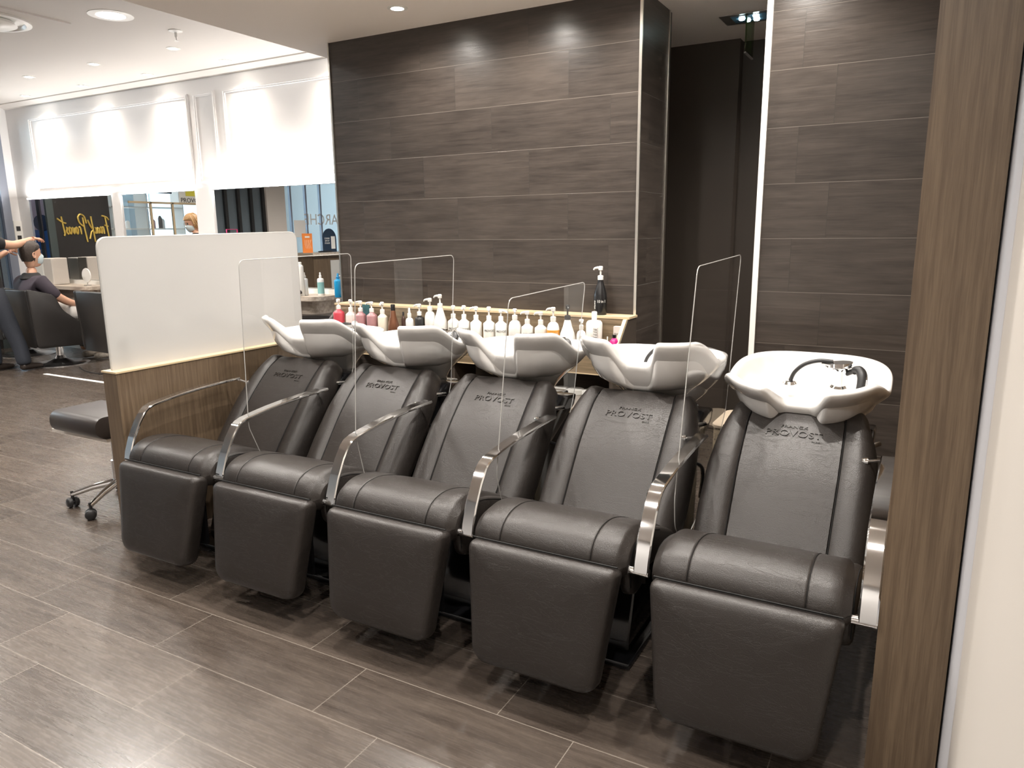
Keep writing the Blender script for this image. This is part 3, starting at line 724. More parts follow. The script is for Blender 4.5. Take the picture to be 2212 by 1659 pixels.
# ------------------------------------------------------------------ bottles
def make_bottle(prof, m, cap='pump', capm=None, spout=180, sx=1, sy=1, pump_h=.05, label=None, lab_z=None, band=None, txt=None, tcol=None, tsize=.014, flip=False):
    """prof: lathe profile of the body, base at z 0"""
    root = empty('pump_bottle' if cap == 'pump' else 'product_bottle')
    b = MB().lathe(prof, n=28, sx=sx, sy=sy).build('body', m, root, sharp=50)
    top = prof[-1][1]; r = prof[-2][0]; capm = capm or M_plastic
    if cap == 'pump':
        MB().lathe([(.001, top), (r*1.12, top), (r*1.12, top+.018), (r*.85, top+.021), (.001, top+.021)], n=18).build('collar', capm, root)
        h = MB(); h.lathe([(.005, top+.02), (.005, top+.02+pump_h*.55), (.012, top+.02+pump_h*.58), (.013, top+.02+pump_h*.9), (.009, top+.02+pump_h), (.001, top+.02+pump_h)], n=14)
        a = math.radians(spout); zz = top+.02+pump_h*.82
        L = .040; p = [(0, 0, zz), (math.cos(a)*L*.5, math.sin(a)*L*.5, zz), (math.cos(a)*L*.85, math.sin(a)*L*.85, zz-.003), (math.cos(a)*L, math.sin(a)*L, zz-.010)]
        h.tube(p, [.007, .006, .005, .004], 8); h.build('pump_head', capm, root)
    elif cap == 'spray':
        MB().lathe([(.001, top), (r*1.1, top), (r*1.1, top+.016), (r*.7, top+.020), (r*.55, top+.045), (r*.4, top+.048), (.001, top+.048)], n=16).build('spray_head', capm, root)
    else:
        MB().lathe([(.001, top), (r*1.05, top), (r*1.05, top+cap_h[cap]), (r*.9, top+cap_h[cap]+.003), (.001, top+cap_h[cap]+.003)], n=18).build('cap', capm, root)
    if band:
        z0, z1, rr, bm_ = band
        lb = MB().lathe([(rr, z0), (rr+.0006, z0), (rr+.0006, z1), (rr, z1)], n=28, sx=sx, sy=sy).build('label', bm_, b)
    if txt:
        rr = txt[2] + .0012; ang0 = math.radians(txt[3] if len(txt) > 3 else -58)
        def fn(x, y, z):
            a = ang0 + x/rr; return ((rr+z)*math.cos(a)*sx, (rr+z)*math.sin(a)*sy, y+txt[1])
        text_obj('label_text', txt[0], tcol or M_ink, b, fn, tsize, .0004, .95)
    return root
cap_h = {'cap': .022, 'tall': .03, 'flat': .016}
def P_round(r, h, neck=.013, sh=.03): return [(.001, 0), (r*.93, 0), (r, .005), (r, h-sh), (r*.95, h-sh*.6), (r*.78, h-sh*.22), (neck*1.3, h-.002), (neck, h), (neck, h+.006), (.001, h+.006)]
def P_square(r, h, neck=.013): return [(.001, 0), (r*.96, 0), (r, .004), (r, h-.012), (r*.96, h-.006), (r*.6, h+.002), (neck*1.1, h+.008), (neck, h+.012), (.001, h+.012)]
def P_cone(r, h, neck=.012): return [(.001, 0), (r*.95, 0), (r, .006), (r*1.0, h*.35), (r*.86, h*.55), (r*.55, h*.78), (neck*1.2, h*.95), (neck, h), (.001, h)]
def P_drop(r, h, neck=.013): return [(.001, 0), (r*.9, 0), (r, .01), (r*1.02, h*.45), (r*.92, h*.62), (r*.6, h*.82), (neck*1.15, h*.96), (neck, h), (.001, h)]
ZS, YS = .795, 3.735
def place(b, x, lab, cat, y=YS, z=ZS, rz=0, group=None):
    b.location = (x, y, z); b.rotation_euler = (0, 0, rz); tag(b, lab, cat, group)
    if group == G: b.scale = (1.03, 1.03, 1.17)
    return b
G = 'bottles on the shelf behind the basins'
# x positions come from the photo at the depth of the shelf (see XS)
def XS(px, y=YS):
    # intersection of the camera ray through (px, 675) with the plane Y = y
    cam = S.camera.matrix_world; d = cam.to_3x3() @ Vector(((px-1106)/F_PX, -(675-829.5)/F_PX, -1))
    return d.x/d.y*y
mk = make_bottle
c_red = colmat('red plastic', (.55,.045,.075)); c_pale = colmat('pale pink plastic', (.80,.62,.58)); c_mauve = colmat('mauve plastic', (.42,.22,.23))
c_teal = colmat('dark teal plastic', (.035,.11,.12)); c_cream = colmat('cream plastic', (.80,.74,.62)); c_bronze = mat('bronze plastic', (.20,.085,.045), .28, .5)
c_black = mat('black plastic', (.012,.012,.013), .25); c_orange = colmat('orange label', (.72,.33,.05)); c_amber = mat('dark amber', (.05,.02,.012), .2)
c_clear = mat('milky clear plastic', (.75,.77,.78), .2); c_mag = mat('magenta plastic', (.42,.01,.16), .25); c_grey = colmat('grey label', (.55,.54,.52))
W5 = 'white plastic pump bottle with black lettering, '
place(mk(P_square(.036, .125), c_red, spout=-60, pump_h=.038, txt=('SHAMPOO', .06, .036, -62), tcol=M_plastic, tsize=.010), XS(732), 'bright red pump bottle at the left end of the shelf', 'bottle', group=G)
place(mk(P_square(.034, .118), c_pale, spout=-30, pump_h=.045), XS(758), 'pale pink square pump bottle right of the red bottle', 'bottle', group=G)
place(mk(P_square(.033, .118), c_mauve, spout=190, pump_h=.040), XS(779), 'mauve pump bottle with white head left of the teal tube', 'bottle', group=G)
t = empty('product_tube'); MB().rings([[(.030*w*math.cos(a), .020*d*math.sin(a), z) for a in [2*PI*i/20 for i in range(20)]] for w, d, z in ((.6, .9, 0), (.62, .92, .03), (.9, .7, .04), (1, .5, .10), (1.1, .1, .165))]).build('body', c_teal, t)
place(t, XS(791, 3.79), 'dark teal product tube standing between two pump bottles', 'tube', y=3.79, group=G)
place(mk(P_square(.034, .118), c_mauve, spout=200, pump_h=.038), XS(803), 'mauve pump bottle with white head right of the teal tube', 'bottle', group=G)
place(mk(P_square(.031, .115), c_cream, spout=-70, pump_h=.042), XS(826), 'cream pump bottle left of the bronze bottle', 'bottle', group=G)
place(mk(P_cone(.036, .145, .013), c_bronze, cap='tall', capm=c_black), XS(849), 'bronze bottle with a black cap', 'bottle', group=G)
place(mk(P_round(.013, .11, .006, .02), c_amber, cap='flat', capm=c_black), XS(871, 3.78), 'tiny dark amber bottle right of the bronze bottle', 'bottle', y=3.78, group=G)
place(mk(P_round(.024, .115, .011, .02), c_clear, cap='spray'), XS(884, 3.69), 'milky white spray bottle in front of the bottle row', 'bottle', y=3.69, group=G)
place(mk(P_round(.030, .120, .013, .016), c_black, spout=185, pump_h=.042), XS(906), 'black pump bottle with a white pump head', 'bottle', group=G)
place(mk(P_round(.033, .150, .014, .04), M_plastic, spout=190, pump_h=.045), XS(929), 'tall white rounded pump bottle left of the tallest one', 'bottle', group=G)
place(mk(P_drop(.040, .175, .014), M_plastic, spout=190, pump_h=.048, band=(.035, .06, .0402, c_black)), XS(951), 'tallest white pump bottle with tapered neck and black label', 'bottle', group=G)
def pv(spout, h=.112, ph=.046, txt='PROVOST'): return mk(P_square(.034, h), M_plasticS, spout=spout, pump_h=ph, txt=(txt, h*.62, .034, -56) if txt else None, tsize=.0155)
W6 = ['directly right of the tallest bottle', 'with a black mark, second right of the tallest bottle', 'third right of the tallest bottle, grey printed side', 'fourth right of the tallest bottle', 'fifth right of the tallest bottle, spout to the right']
for px, spt, lab, txt, ph in ((979, -60, W6[0], 'PROVOST', .044), (1002, -75, W6[1], 'PROVOST', .046), (1028, 185, W6[2], None, .044), (1056, -60, W6[3], 'PROVOST', .046), (1082, 0, W6[4], 'PROVOST', .034)):
    b = place(pv(spt, txt=txt, ph=ph), XS(px), 'white square shouldered pump bottle ' + lab, 'bottle', group=G)
place(mk(P_round(.037, .128, .014, .045), M_plastic, spout=-60, pump_h=.032), XS(1112), 'white round shouldered pump bottle behind the tilted screen edge', 'bottle', group=G)
place(pv(190, .105, .040), XS(1139), 'white pump bottle seen through the tilted screen, left of two alike', 'bottle', group=G)
place(pv(185, .105, .040), XS(1168), 'white pump bottle seen through the tilted screen, left of the orange label bottle', 'bottle', group=G)
place(mk(P_round(.035, .130, .014, .045), M_plastic, spout=190, pump_h=.046, band=(.055, .092, .0352, c_orange), txt=('PROVOST', .075, .0358, -58), tcol=M_plastic, tsize=.013), XS(1195), 'white pump bottle with a wide orange label', 'bottle', group=G)
place(mk(P_cone(.045, .145, .015), M_plastic, capm=c_black, spout=-60, pump_h=.052), XS(1226), 'large white bottle with a black pump', 'bottle', group=G)
b = mk(P_round(.025, .105, .010, .03), M_plastic, spout=-60, pump_h=.026); place(b, XS(1256, 3.67), 'small white pump bottle in front, beside the large white capped bottle', 'bottle', y=3.67, group=G)
for k in range(4): MB().box(.002, .018, -.0262, -.0255, .018+k*.018, .028+k*.018).build('label_print', c_grey, kids(b)[0], False)
b = mk(P_round(.044, .148, .014, .02), M_plastic, cap='tall'); place(b, XS(1284, 3.76), 'large white cylindrical bottle with a white cap', 'bottle', y=3.76, group=G)
for k in range(5): MB().box(.012, .036, -.0440, -.034, .06+k*.012, .067+k*.012).build('label_print', c_grey, kids(b)[0], False)
place(mk(P_round(.006, .05, .003, .01), M_plastic, cap='flat'), XS(1313), 'tiny white dropper bottle left of the magenta tube', 'bottle', group=G)
t = empty('product_tube'); MB().lathe([(.001, 0), (.020, 0), (.026, .02), (.024, .06), (.010, .075), (.001, .075)], n=18).build('body', c_mag, t); MB().lathe([(.001, .075), (.010, .075), (.012, .09), (.001, .09)], n=12).build('cap', c_black, t)
place(t, XS(1328, 3.70), 'magenta tube with a black cap at the right end of the shelf', 'tube', y=3.70, group=G)
t = empty('product_box'); MB().box(-.028, .028, -.016, .016, 0, .12).build('carton', M_cream, t, False)
text_obj('carton_text', 'FRANCK', M_ink, t, lambda x, y, z: (x, -.0165-z, y+.085), .012, .0004)
place(t, XS(1338, 3.78), 'cream product carton leaning at the right end of the shelf', 'box', y=3.785, group=G)
# black bottle up on the ledge
b = mk([(.001, 0), (.034, 0), (.036, .006), (.037, .085), (.034, .105), (.022, .140), (.015, .160), (.014, .168), (.001, .168)], c_black, spout=185, pump_h=.045, txt=('10 in 1', .066, .0372, -58), tcol=M_plastic, tsize=.019)
text_obj('label_text', 'REPAIR', M_plastic, kids(b)[0], lambda x, y, z: ((.0385+z)*math.cos(math.radians(-118)+y/.0385), (.0385+z)*math.sin(math.radians(-118)+y/.0385), x+.05), .013, .0004)
place(b, -1.588, 'black pump bottle standing alone on top of the shelf ledge', 'bottle', y=3.88, z=.984, group=G)
# jars on the lower board
def jar(x, y, m1, m2, lab, r=.045):
    t = empty('product_jar', (x, y, .48), 0, lab, 'jar', 'jars on the lower shelf')
    MB().lathe([(.001, 0), (r, 0), (r, .03), (.001, .03)], n=24).build('lower_band', m2, t)
    MB().lathe([(.001, .03), (r, .03), (r, .075), (.001, .075)], n=24).build('body', m1, t)
    MB().lathe([(.001, .075), (r*1.05, .075), (r*1.05, .10), (.001, .10)], n=24).build('lid', M_plasticS, t)
jar(XS(1212, 3.70), 3.70, M_cream, c_grey, 'round cream jar on the lower shelf, left one')
jar(XS(1243, 3.70), 3.70, M_cream, M_cream, 'round cream jar on the lower shelf behind the white tag', .05)
jar(XS(1279, 3.70), 3.70, M_cream, colmat('rust label', (.35,.10,.03)), 'round cream jar with a rust coloured band on the lower shelf', .05)
t = empty('paper_tag', (-1.28, 2.93, .67), 0, 'small white angular paper tag hanging between the third and fourth chairs', 'tag')
mb = MB(); mb.prism([(-.022, 0), (-.022, .035), (-.012, .055), (.012, .055), (.034, .012), (.018, 0)], 'Y', 0, .002); mb.build('card', M_cloth, t, False)
MB().tube([(0, .001, 0), (.006, .0, -.03)], .0012, 5).build('string', M_cloth, t)
# clear trays / black wire holder
t = empty('storage_crate', (-.60, 3.50, 0), 0, 'beige woven plastic crate standing behind the two right basins', 'crate')
mb = MB(); mb.prism(rrect(-.20, .20, -.17, .17, .05), 'Z', 0, .55); M_rattan = mat('beige woven plastic', (.30,.24,.17), .55)
tt = M_rattan.node_tree; bb = tt.nodes['Principled BSDF']; vv = nd(tt, 'ShaderNodeTexVoronoi'); vv.inputs['Scale'].default_value = 70; tcc = nd(tt, 'ShaderNodeTexCoord'); tt.links.new(tcc.outputs['Object'], vv.inputs['Vector'])
rp = nd(tt, 'ShaderNodeValToRGB'); rp.color_ramp.elements[0].color = (.07,.05,.035,1); rp.color_ramp.elements[1].color = (.36,.29,.20,1); rp.color_ramp.elements[0].position = .15; rp.color_ramp.elements[1].position = .4
tt.links.new(vv.outputs['Distance'], rp.inputs[0]); tt.links.new(rp.outputs[0], bb.inputs['Base Color'])
mb.build('body', M_rattan, t, True); mb = MB(); mb.prism(rrect(-.205, .205, -.175, .175, .052), 'Z', .55, .562); mb.build('rim', mat('beige plastic rim', (.40,.33,.25), .4), t, True)

# ------------------------------------------------------------------ wheeled stool behind the divider
t = empty('wheeled_stool', (-3.78, 2.31, 0), math.radians(0), 'low wheeled salon stool with a dark seat and chrome star base, partly behind the divider', 'stool')
mb = MB(); sec = rrect(-.17, .17, .415, .53, .05)
R = []
for k, (x, sc) in enumerate(((-.60, .75), (-.585, .95), (-.56, 1), (-.1, 1), (.2, 1), (.24, .96), (.25, .8))):
    cy_, cz_ = 0, .472; R.append([(x*.50, cy_+(y-cy_)*sc, cz_+(z-cz_)*sc) for y, z in sec])
st = mb.rings(R).build('seat', mat('dark brown leatherette', (.028,.022,.020), .4), t)
MB().box(-.40, .10, -.10, .10, .385, .402).build('seat_plate', M_cream, st, False)
MB().lathe([(.001, .10), (.028, .10), (.028, .25), (.018, .25), (.018, .40), (.001, .40)], n=18).build('column', M_chrome, t)
for k in range(5):
    a = math.radians(-118 + 72*k) if 0 else math.radians((223, 291, 3, 75, 147)[k])
    L = .24; c, s_ = math.cos(a), math.sin(a)
    leg = MB().tube([(c*.02, s_*.02, .125), (c*L*.55, s_*L*.55, .105), (c*L, s_*L, .072)], [.022, .017, .013], 10).build('leg', M_chrome, t)
    w = MB(); w.lathe([(.001, -.030), (.018, -.030), (.026, -.024), (.028, -.018), (.028, -.006), (.012, -.005), (.012, .005), (.028, .006), (.028, .018), (.026, .024), (.018, .030), (.001, .030)], n=18, axis='X')
    w.tube([(0, 0, 0), (0, .004, .04), (0, 0, .062)], .008, 8)
    o = w.build('castor', M_rubber, leg); o.location = (c*L, s_*L, .0285); o.rotation_euler = (0, 0, a+.6)
# teal bottle behind the frosted glass, standing on the divider
place(mk(P_round(.030, .150, .011, .02), colmat('teal green plastic', (.18,.48,.44)), cap='flat', capm=M_plastic), -3.2405, 'teal green bottle blurred behind the frosted glass at its lower left corner', 'bottle', y=2.06, z=.848)

# ------------------------------------------------------------------ salon wall: mirrors, consoles
def mirror(x0, x1, z0, z1, lab, edge=True):
    r = empty('wall_mirror', ((x0+x1)/2, YW-.014, z0), 0, lab, 'mirror', 'large mirrors on the salon wall')
    w, h = (x1-x0)/2, z1-z0
    MB().box(-w, w, -.004, 0, 0, h).build('glass', M_mirror, r, False)
    MB().box(-w-.004, w+.004, 0.0005, .012, -.004, h+.004).build('backing', M_steel, r, False)
mirror(-10.34, -8.56, .87, 1.925, 'large wall mirror at far left reflecting a black board with gold script')
mirror(-8.38, -7.07, .87, 1.925, 'large wall mirror in the middle reflecting the reception and the masked stylist')
mirror(-6.78, -3.95, .87, 1.925, 'large wall mirror beside the dark tiled wall, reflecting the shop front')
def console(x0, x1, lab, z=.86, d=.40):
    r = empty('styling_console', ((x0+x1)/2, YW-.02, z), 0, lab, 'styling shelf', 'styling consoles under the mirrors')
    w = (x1-x0)/2
    poly = [(-w, 0), (w, 0), (w, -d+.15)] + [(w-.15+.15*math.cos(a), -d+.15+.15*math.sin(a)) for a in [-PI/2*i/8 for i in range(1, 9)]] + [(-w+.15-.15*math.sin(a), -d+.15-.15*math.cos(a)) for a in [PI/2*i/8 for i in range(0, 9)]]
    mb = MB(); mb.prism(poly, 'Z', -.04, 0); mb.build('top', M_grey_oak, r, False)
    mb = MB(); mb.prism([(x*.86, y*.72) for x, y in poly], 'Z', -.18, -.04); mb.build('apron', M_grey_oak, r, False)
    MB().box(-w*.95, w*.95, -.05, -.03, 0, .05).build('back_lip', M_plasticS, r, False)
    return r
M_grey_oak = grain_mat('greyed oak', (.30,.25,.20), (.55,.48,.41), 'X', .4, 30)
console(-10.1, -8.65, 'pale oak styling console under the far left mirror, in front of the seated man')
console(-8.25, -7.2, 'pale oak styling console under the middle mirror')
console(-6.6, -5.02, 'pale oak styling console with rounded end beside the dark tiled wall, bottles on it')
def S6(px, z, y):
    cam = S.camera.matrix_world; R3 = cam.to_3x3()
    # x so that the point (x, y, z) projects on column px
    lo, hi = -14, 0
    inv = cam.inverted()
    for _ in range(40):
        m_ = (lo+hi)/2; q = inv @ Vector((m_, y, z)); u = 1106 + F_PX*q.x/-q.z
        if u < px: lo = m_
        else: hi = m_
    return (lo+hi)/2
Gc = 'bottles on the styling console'
yb = 5.33
place(mk(P_round(.030, .17, .012, .02), mat('silver can', (.7,.7,.7), .3, .6), cap='spray'), S6(659, .95, yb), 'silver white spray bottle at the left on the styling console', 'bottle', y=yb, z=.86, group=Gc)
place(mk(P_round(.032, .17, .012, .02), M_plastic, cap='spray', band=(.02, .13, .0322, colmat('sea green label', (.22,.45,.45)))), S6(693, .95, 5.38), 'white spray bottle with sea green label, middle one on the styling console', 'bottle', y=5.38, z=.86, group=Gc)
place(mk(P_round(.038, .17, .016, .02), mat('blue plastic', (.01,.26,.52), .2), cap='spray', capm=mat('blue cap', (.01,.20,.42), .25)), S6(731, .95, 5.30), 'bright blue spray bottle at the right on the styling console', 'bottle', y=5.30, z=.86, group=Gc)
place(mk(P_round(.035, .30, .02, .02), M_plastic, cap='flat'), S6(650, .95, 5.28), 'tall white bottle half hidden by the frosted panel edge', 'bottle', y=5.28, z=.86, group=Gc)
# curved chair back arm in front of the console (black lounge frame)
# round hand mirror and white boxes on the left console
t = empty('round_sticker_mirror', (S6(187, .98, 5.35), 5.35, .86), 0, 'small round white hand mirror standing on the far left console', 'hand mirror')
MB().lathe([(.001, -.006), (.085, -.006), (.088, 0), (.085, .006), (.001, .006)], c=(0, 0, .125), n=32, axis='Y', sx=1).build('disc', M_plastic, t)
MB().box(-.03, .03, -.03, .03, 0, .012).build('foot', M_steel, t, False); MB().tube([(0, 0, .01), (0, 0, .05)], .006).build('stem', M_steel, t)
t = empty('product_display', (S6(112, 1.0, 5.36), 5.36, .86), 0, 'white box unit standing on the far left console behind the seated man', 'display box')
MB().box(-.22, .0, -.1, .1, 0, .32).build('box', M_plasticS, t, False, bevel=.01); MB().box(.01, .2, -.1, .1, 0, .33).build('box', M_cream, t, False, bevel=.01)
t = empty('wall_socket_panel', (XL+.001, YW-.05, 1.5), 0, 'white switch panel on the far left wall corner', 'switch panel')
MB().box(0, .012, -.05, .05, -.16, .16).build('plate', M_plasticS, t, False)
for z in (-.06, .06): MB().box(.012, .016, -.025, .025, z-.03, z+.03).build('switch', M_ink, t, False)

# ------------------------------------------------------------------ salon chairs
def hydraulic(root, r=.30, zt=.27, x=0, y=0):
    MB().lathe([(.001, 0), (r, 0), (r, .008), (r*.93, .016), (r*.5, .022), (.12, .035), (.06, .065), (.045, .10), (.001, .10)], c=(x, y, 0), n=40).build('base_disc', M_satin, root)
    MB().lathe([(.001, .10), (.040, .10), (.040, zt-.06), (.028, zt-.05), (.028, zt), (.001, zt)], c=(x, y, 0), n=20).build('column', M_chrome, root)
def salon_chair(x, y, rz, lab, foot=True):
    r = empty('styling_chair', (x, y, 0), rz, lab, 'salon chair', 'black styling chairs in the salon')
    hydraulic(r)
    # side shells: high back that falls to a low front; the seat lies between them
    side = rounded_poly([(-.36, .24), (-.40, .90), (-.12, .82), (-.05, .64), (.37, .28), (.36, .22)], [.06, .04, .05, .06, .04, .03], 4)
    for sgn in (-1, 1):
        mb = MB(); mb.prism(side, 'X', sgn*.26, sgn*.31); mb.build('side_panel', M_seatblack, r, True, bevel=.012, sharp=30)
    mb = MB(); mb.prism([(-.36, .24), (-.40, .88), (-.32, .88), (-.26, .30)], 'X', -.262, .262); mb.build('back_panel', M_seatblack, r, True, bevel=.012, sharp=30)
    mb = MB(); mb.prism(rounded_poly([(-.30, .27), (-.30, .47), (.26, .47), (.30, .40), (.27, .27)], .03, 3), 'X', -.262, .262); mb.build('seat', M_seatblack, r, True, sharp=30)
    fr = MB(); fr.tube(catmull([(-.20, -.05, .25), (-.21, .30, .21), (-.18, .48, .14), (0, .52, .12), (.18, .48, .14), (.21, .30, .21), (.20, -.05, .25)], 5), .010, 8)
    fr.build('foot_rest', M_chrome, r)
    return r
M_seatblack = noisy(mat('black leatherette', (.018,.016,.015), .38), 120, .1)
salon_chair(-8.72, 4.82, math.radians(-4), 'black leatherette styling chair on a round chrome base, seating the man')
salon_chair(-7.55, 4.95, math.radians(-4), 'empty black styling chair right behind the frosted panel')
salon_chair(-9.78, 5.02, math.radians(-4), 'black styling chair farther left, its chrome base showing behind the seated man')

t = empty('waiting_chair', (-4.95, 4.98, 0), math.radians(20), 'black chair with a curved dark metal arm between the frosted panel and tiled wall', 'chair')
MB().lathe([(.001, .40), (.25, .40), (.27, .43), (.26, .49), (.001, .51)], n=28).build('seat', M_seatblack, t)
for sg in (-1, 1):
    MB().tube(catmull([(sg*.27, -.30, .40), (sg*.29, -.24, .62), (sg*.30, -.05, .74), (sg*.30, .20, .84), (sg*.20, .36, .90)], 6), .018, 10).build('arm', mat('dark metal arm', (.05,.045,.045), .25, .6), t)
mb = MB(); mb.rings([[(.30*math.cos(a)*k, .30*math.sin(a)*k+.03, z) for a, k in [(PI*(.12+.76*i/14), 1) for i in range(15)]+[(PI*(.88-.76*i/14), .86) for i in range(15)]] for z in (.46, .58, .68)]).build('backrest', M_seatblack, t)
MB().lathe([(.001, 0), (.24, 0), (.24, .012), (.05, .03), (.03, .06), (.03, .40), (.001, .40)], n=28).build('pedestal', M_satin, t)

# ------------------------------------------------------------------ people
def sphere_head(mb_name, parent, c, R, face_dir, m, sc=(1,1,1)): pass
def head(parent, loc, yaw, pitch=0, k=1.0, hair=M_hair, mask=True, hairfn=None, name='head', glasses=False, longhair=False):
    """a head facing local +Y, about .23 m high, with ears, nose, eyes, mask and hair"""
    h = bpy.data.objects.new(name, None)
    def T(p):
        x, y, z = [v*k for v in p]; cp, sp = math.cos(pitch), math.sin(pitch); y, z = y*cp - z*sp, y*sp + z*cp
        c, s_ = math.cos(yaw), math.sin(yaw); return (loc[0]+x*c-y*s_, loc[1]+x*s_+y*c, loc[2]+z)
    R = []; n = 28
    # rings from neck to crown: (z, half width, front, back)
    prof = [(-.125, .045, .045, .050), (-.115, .050, .075, .052), (-.100, .054, .088, .056), (-.075, .062, .092, .066), (-.045, .068, .093, .080), (-.01, .072, .092, .092), (.03, .074, .092, .098), (.065, .070, .085, .094), (.095, .056, .064, .076), (.112, .034, .036, .046), (.119, .008, .008, .010)]
    for z, w, f, b in prof:
        ring = []
        for j in range(n):
            a = 2*PI*j/n; x = w*math.cos(a); s_ = math.sin(a); y = s_*(f if s_ > 0 else b)
            if s_ > .93 and -.06 < z < .0: y += .010
            ring.append(T((x, y, z)))
        R.append(ring)
    hd = MB().rings(R).build('head', M_skin, parent)
    MB().rings([[T((u*w, .088+v, z)) for u, v in ((-1, 0), (-.4, d), (.4, d), (1, 0), (0, -.01))] for z, w, d in ((.022, .008, .008), (-.005, .011, .018), (-.030, .016, .028), (-.040, .013, .010))]).build('nose', M_skin, hd)
    for sg in (-1, 1):
        MB().rings([[T((sg*(.070+o), -.006+y*sc, -.008+z*sc)) for y, z in [(.018*math.cos(a), .032*math.sin(a)) for a in [2*PI*i/12 for i in range(12)]]] for o, sc in ((-.004, .8), (.006, 1), (.014, .85), (.010, .5))]).build('ear', M_skin, hd)
        MB().lathe([(.001, -.011), (.008, -.008), (.011, 0), (.008, .008), (.001, .011)], c=(0,0,0), n=10).build('eye', M_ink, hd).location = T((sg*.031, .080, .016))
        MB().tube([T((sg*.016, .090, .034)), T((sg*.034, .088, .038)), T((sg*.05, .076, .033))], .0035, 6).build('eyebrow', hair, hd)
    if mask:
        mR = []
        for z, w, f in ((-.108, .040, .088), (-.085, .060, .104), (-.05, .068, .113), (-.02, .064, .118), (.0, .050, .104)):
            mR.append([T((w*math.cos(a), f*math.sin(a)*.98+.004, z)) for a in [PI*(.08+.84*i/14) for i in range(15)]])
        m_ = MB().rings(mR, close=False).build('face_mask', M_mask, hd); sd = m_.modifiers.new('solid', 'SOLIDIFY'); sd.thickness = .003
        for sg in (-1, 1):
            MB().tube([T((sg*.060, .045, -.012)), T((sg*.076, .0, .014)), T((sg*.078, -.015, -.005)), T((sg*.062, .03, -.07))], .0015, 5).build('ear_loop', M_cloth, m_)
    # hair cap
    hR = []
    for z, w, f, b, o in ((-.07, .064, 0, .082, 1), (-.03, .076, 0, .096, 1), (.01, .080, .02, .106, 1), (.045, .082, .075, .108, 0), (.075, .078, .094, .102, 0), (.105, .062, .074, .084, 0), (.126, .036, .044, .05, 0), (.134, .006, .006, .01, 0)):
        ring = []
        for j in range(n):
            a = 2*PI*j/n; s_ = math.sin(a); x = w*math.cos(a)
            y = s_*(f if s_ > 0 else b)
            if o and s_ > 0: y = -.01 + .02*s_; x *= .9
            if o and abs(s_) < .3: x *= 1.0
            jz = .005*math.sin(j*5.3+z*90); ring.append(T((x+jz*.5, y-jz, z)))
        hR.append(ring)
    hr = MB().rings(hR).build('hair', hair, hd)
    if longhair:
        for q in range(22):
            a = PI*.93 + PI*1.14*q/21; u = random.uniform(-.01, .012); w_ = random.uniform(.007, .013)
            MB().tube(catmull([T((.04*math.cos(a), .06*math.sin(a)-.01, .118)), T((.075*math.cos(a), .10*math.sin(a), .07+u)), T(((.085+u)*math.cos(a), (.112+u)*math.sin(a), 0)), T(((.082-u)*math.cos(a+.1), .106*math.sin(a), -.06+u)), T((.05*math.cos(a), -.03+.07*math.sin(a), -.105+u*2))], 4), [w_*(.6+.4*math.sin(PI*i/16)) for i in range(17)], 7).build('hair_lock', hair, hr)
    if glasses:
        for sg in (-1, 1): MB().tube([T((sg*.031+.019*math.cos(a), .099, .014+.014*math.sin(a))) for a in [2*PI*i/16 for i in range(16)]], .0015, 5, True).build('glasses', M_chrome, hd)
    return hd
def hand(parent, wrist, direction, palm_n, m=M_skin, curl=.5, side=1):
    """palm and five bent fingers from the wrist along direction"""
    W_ = Vector(wrist); d = Vector(direction).normalized(); n = Vector(palm_n); n = (n-d*n.dot(d)).normalized(); s_ = d.cross(n)*side
    pts = []; ed = []
    def ad(p, r): pts.append((*p, r)); return len(pts)-1
    a = ad(W_, .022); b = ad(W_+d*.045, (.030, .016)); ed.append((a, b))
    kn = []
    for k, (off, L) in enumerate(((-.028, .070), (-.010, .080), (.010, .076), (.028, .060))):
        k0 = ad(W_+d*.085+s_*off, .010); ed.append((b, k0)); prev = k0; dd = d.copy()
        for j in range(3):
            dd = (dd + n*curl*.55).normalized(); q = ad(Vector(pts[prev][:3])+dd*L*.36, .0078-.0008*j); ed.append((prev, q)); prev = q
    t0 = ad(W_+d*.03-s_*.030, .011); t1 = ad(W_+d*.062-s_*.050+n*.012, .0095); t2 = ad(W_+d*.085-s_*.052+n*.028, .008); ed += [(a, t0), (t0, t1), (t1, t2)]
    return skin('hand', pts, ed, m, parent, 1)

# seated man in the styling chair (faces the mirror, +Y)
man = empty('person', (-8.7, 4.75, 0), 0, 'seated man in a dark plum shirt and face mask, white cloth on his lap', 'person')
def M_(o): 
    return o
mx, my = -8.70, 4.75
def off(P): return [(x, y, z, r) for x, y, z, r in P]
body = skin('body', off([(0, -.10, .50, .15), (0, -.14, .66, .14), (0, -.16, .84, .155), (0, -.155, .95, .13), (0, -.135, 1.03, .06), (0, -.12, 1.14, .055),
    (.16, -.14, .96, .075), (.235, -.03, .80, .052), (.235, .10, .72, .044), (.20, .22, .68, .036), (.12, .33, .655, .028),
    (-.16, -.14, .96, .075), (-.235, -.03, .80, .052), (-.235, .10, .72, .044), (-.20, .22, .68, .036), (-.10, .33, .655, .028),
    (.10, .02, .50, .10), (.12, .34, .50, .075), (.12, .42, .40, .062), (.12, .42, .22, .05), (.12, .42, .10, .042),
    (-.10, .02, .50, .10), (-.12, .34, .50, .075), (-.12, .42, .40, .062), (-.12, .42, .22, .05), (-.12, .42, .10, .042)]),
    [(0,1),(1,2),(2,3),(3,4),(4,5),(3,6),(6,7),(7,8),(8,9),(9,10),(3,11),(11,12),(12,13),(13,14),(14,15),(0,16),(16,17),(17,18),(18,19),(19,20),(0,21),(21,22),(22,23),(23,24),(24,25)], M_skin, man)
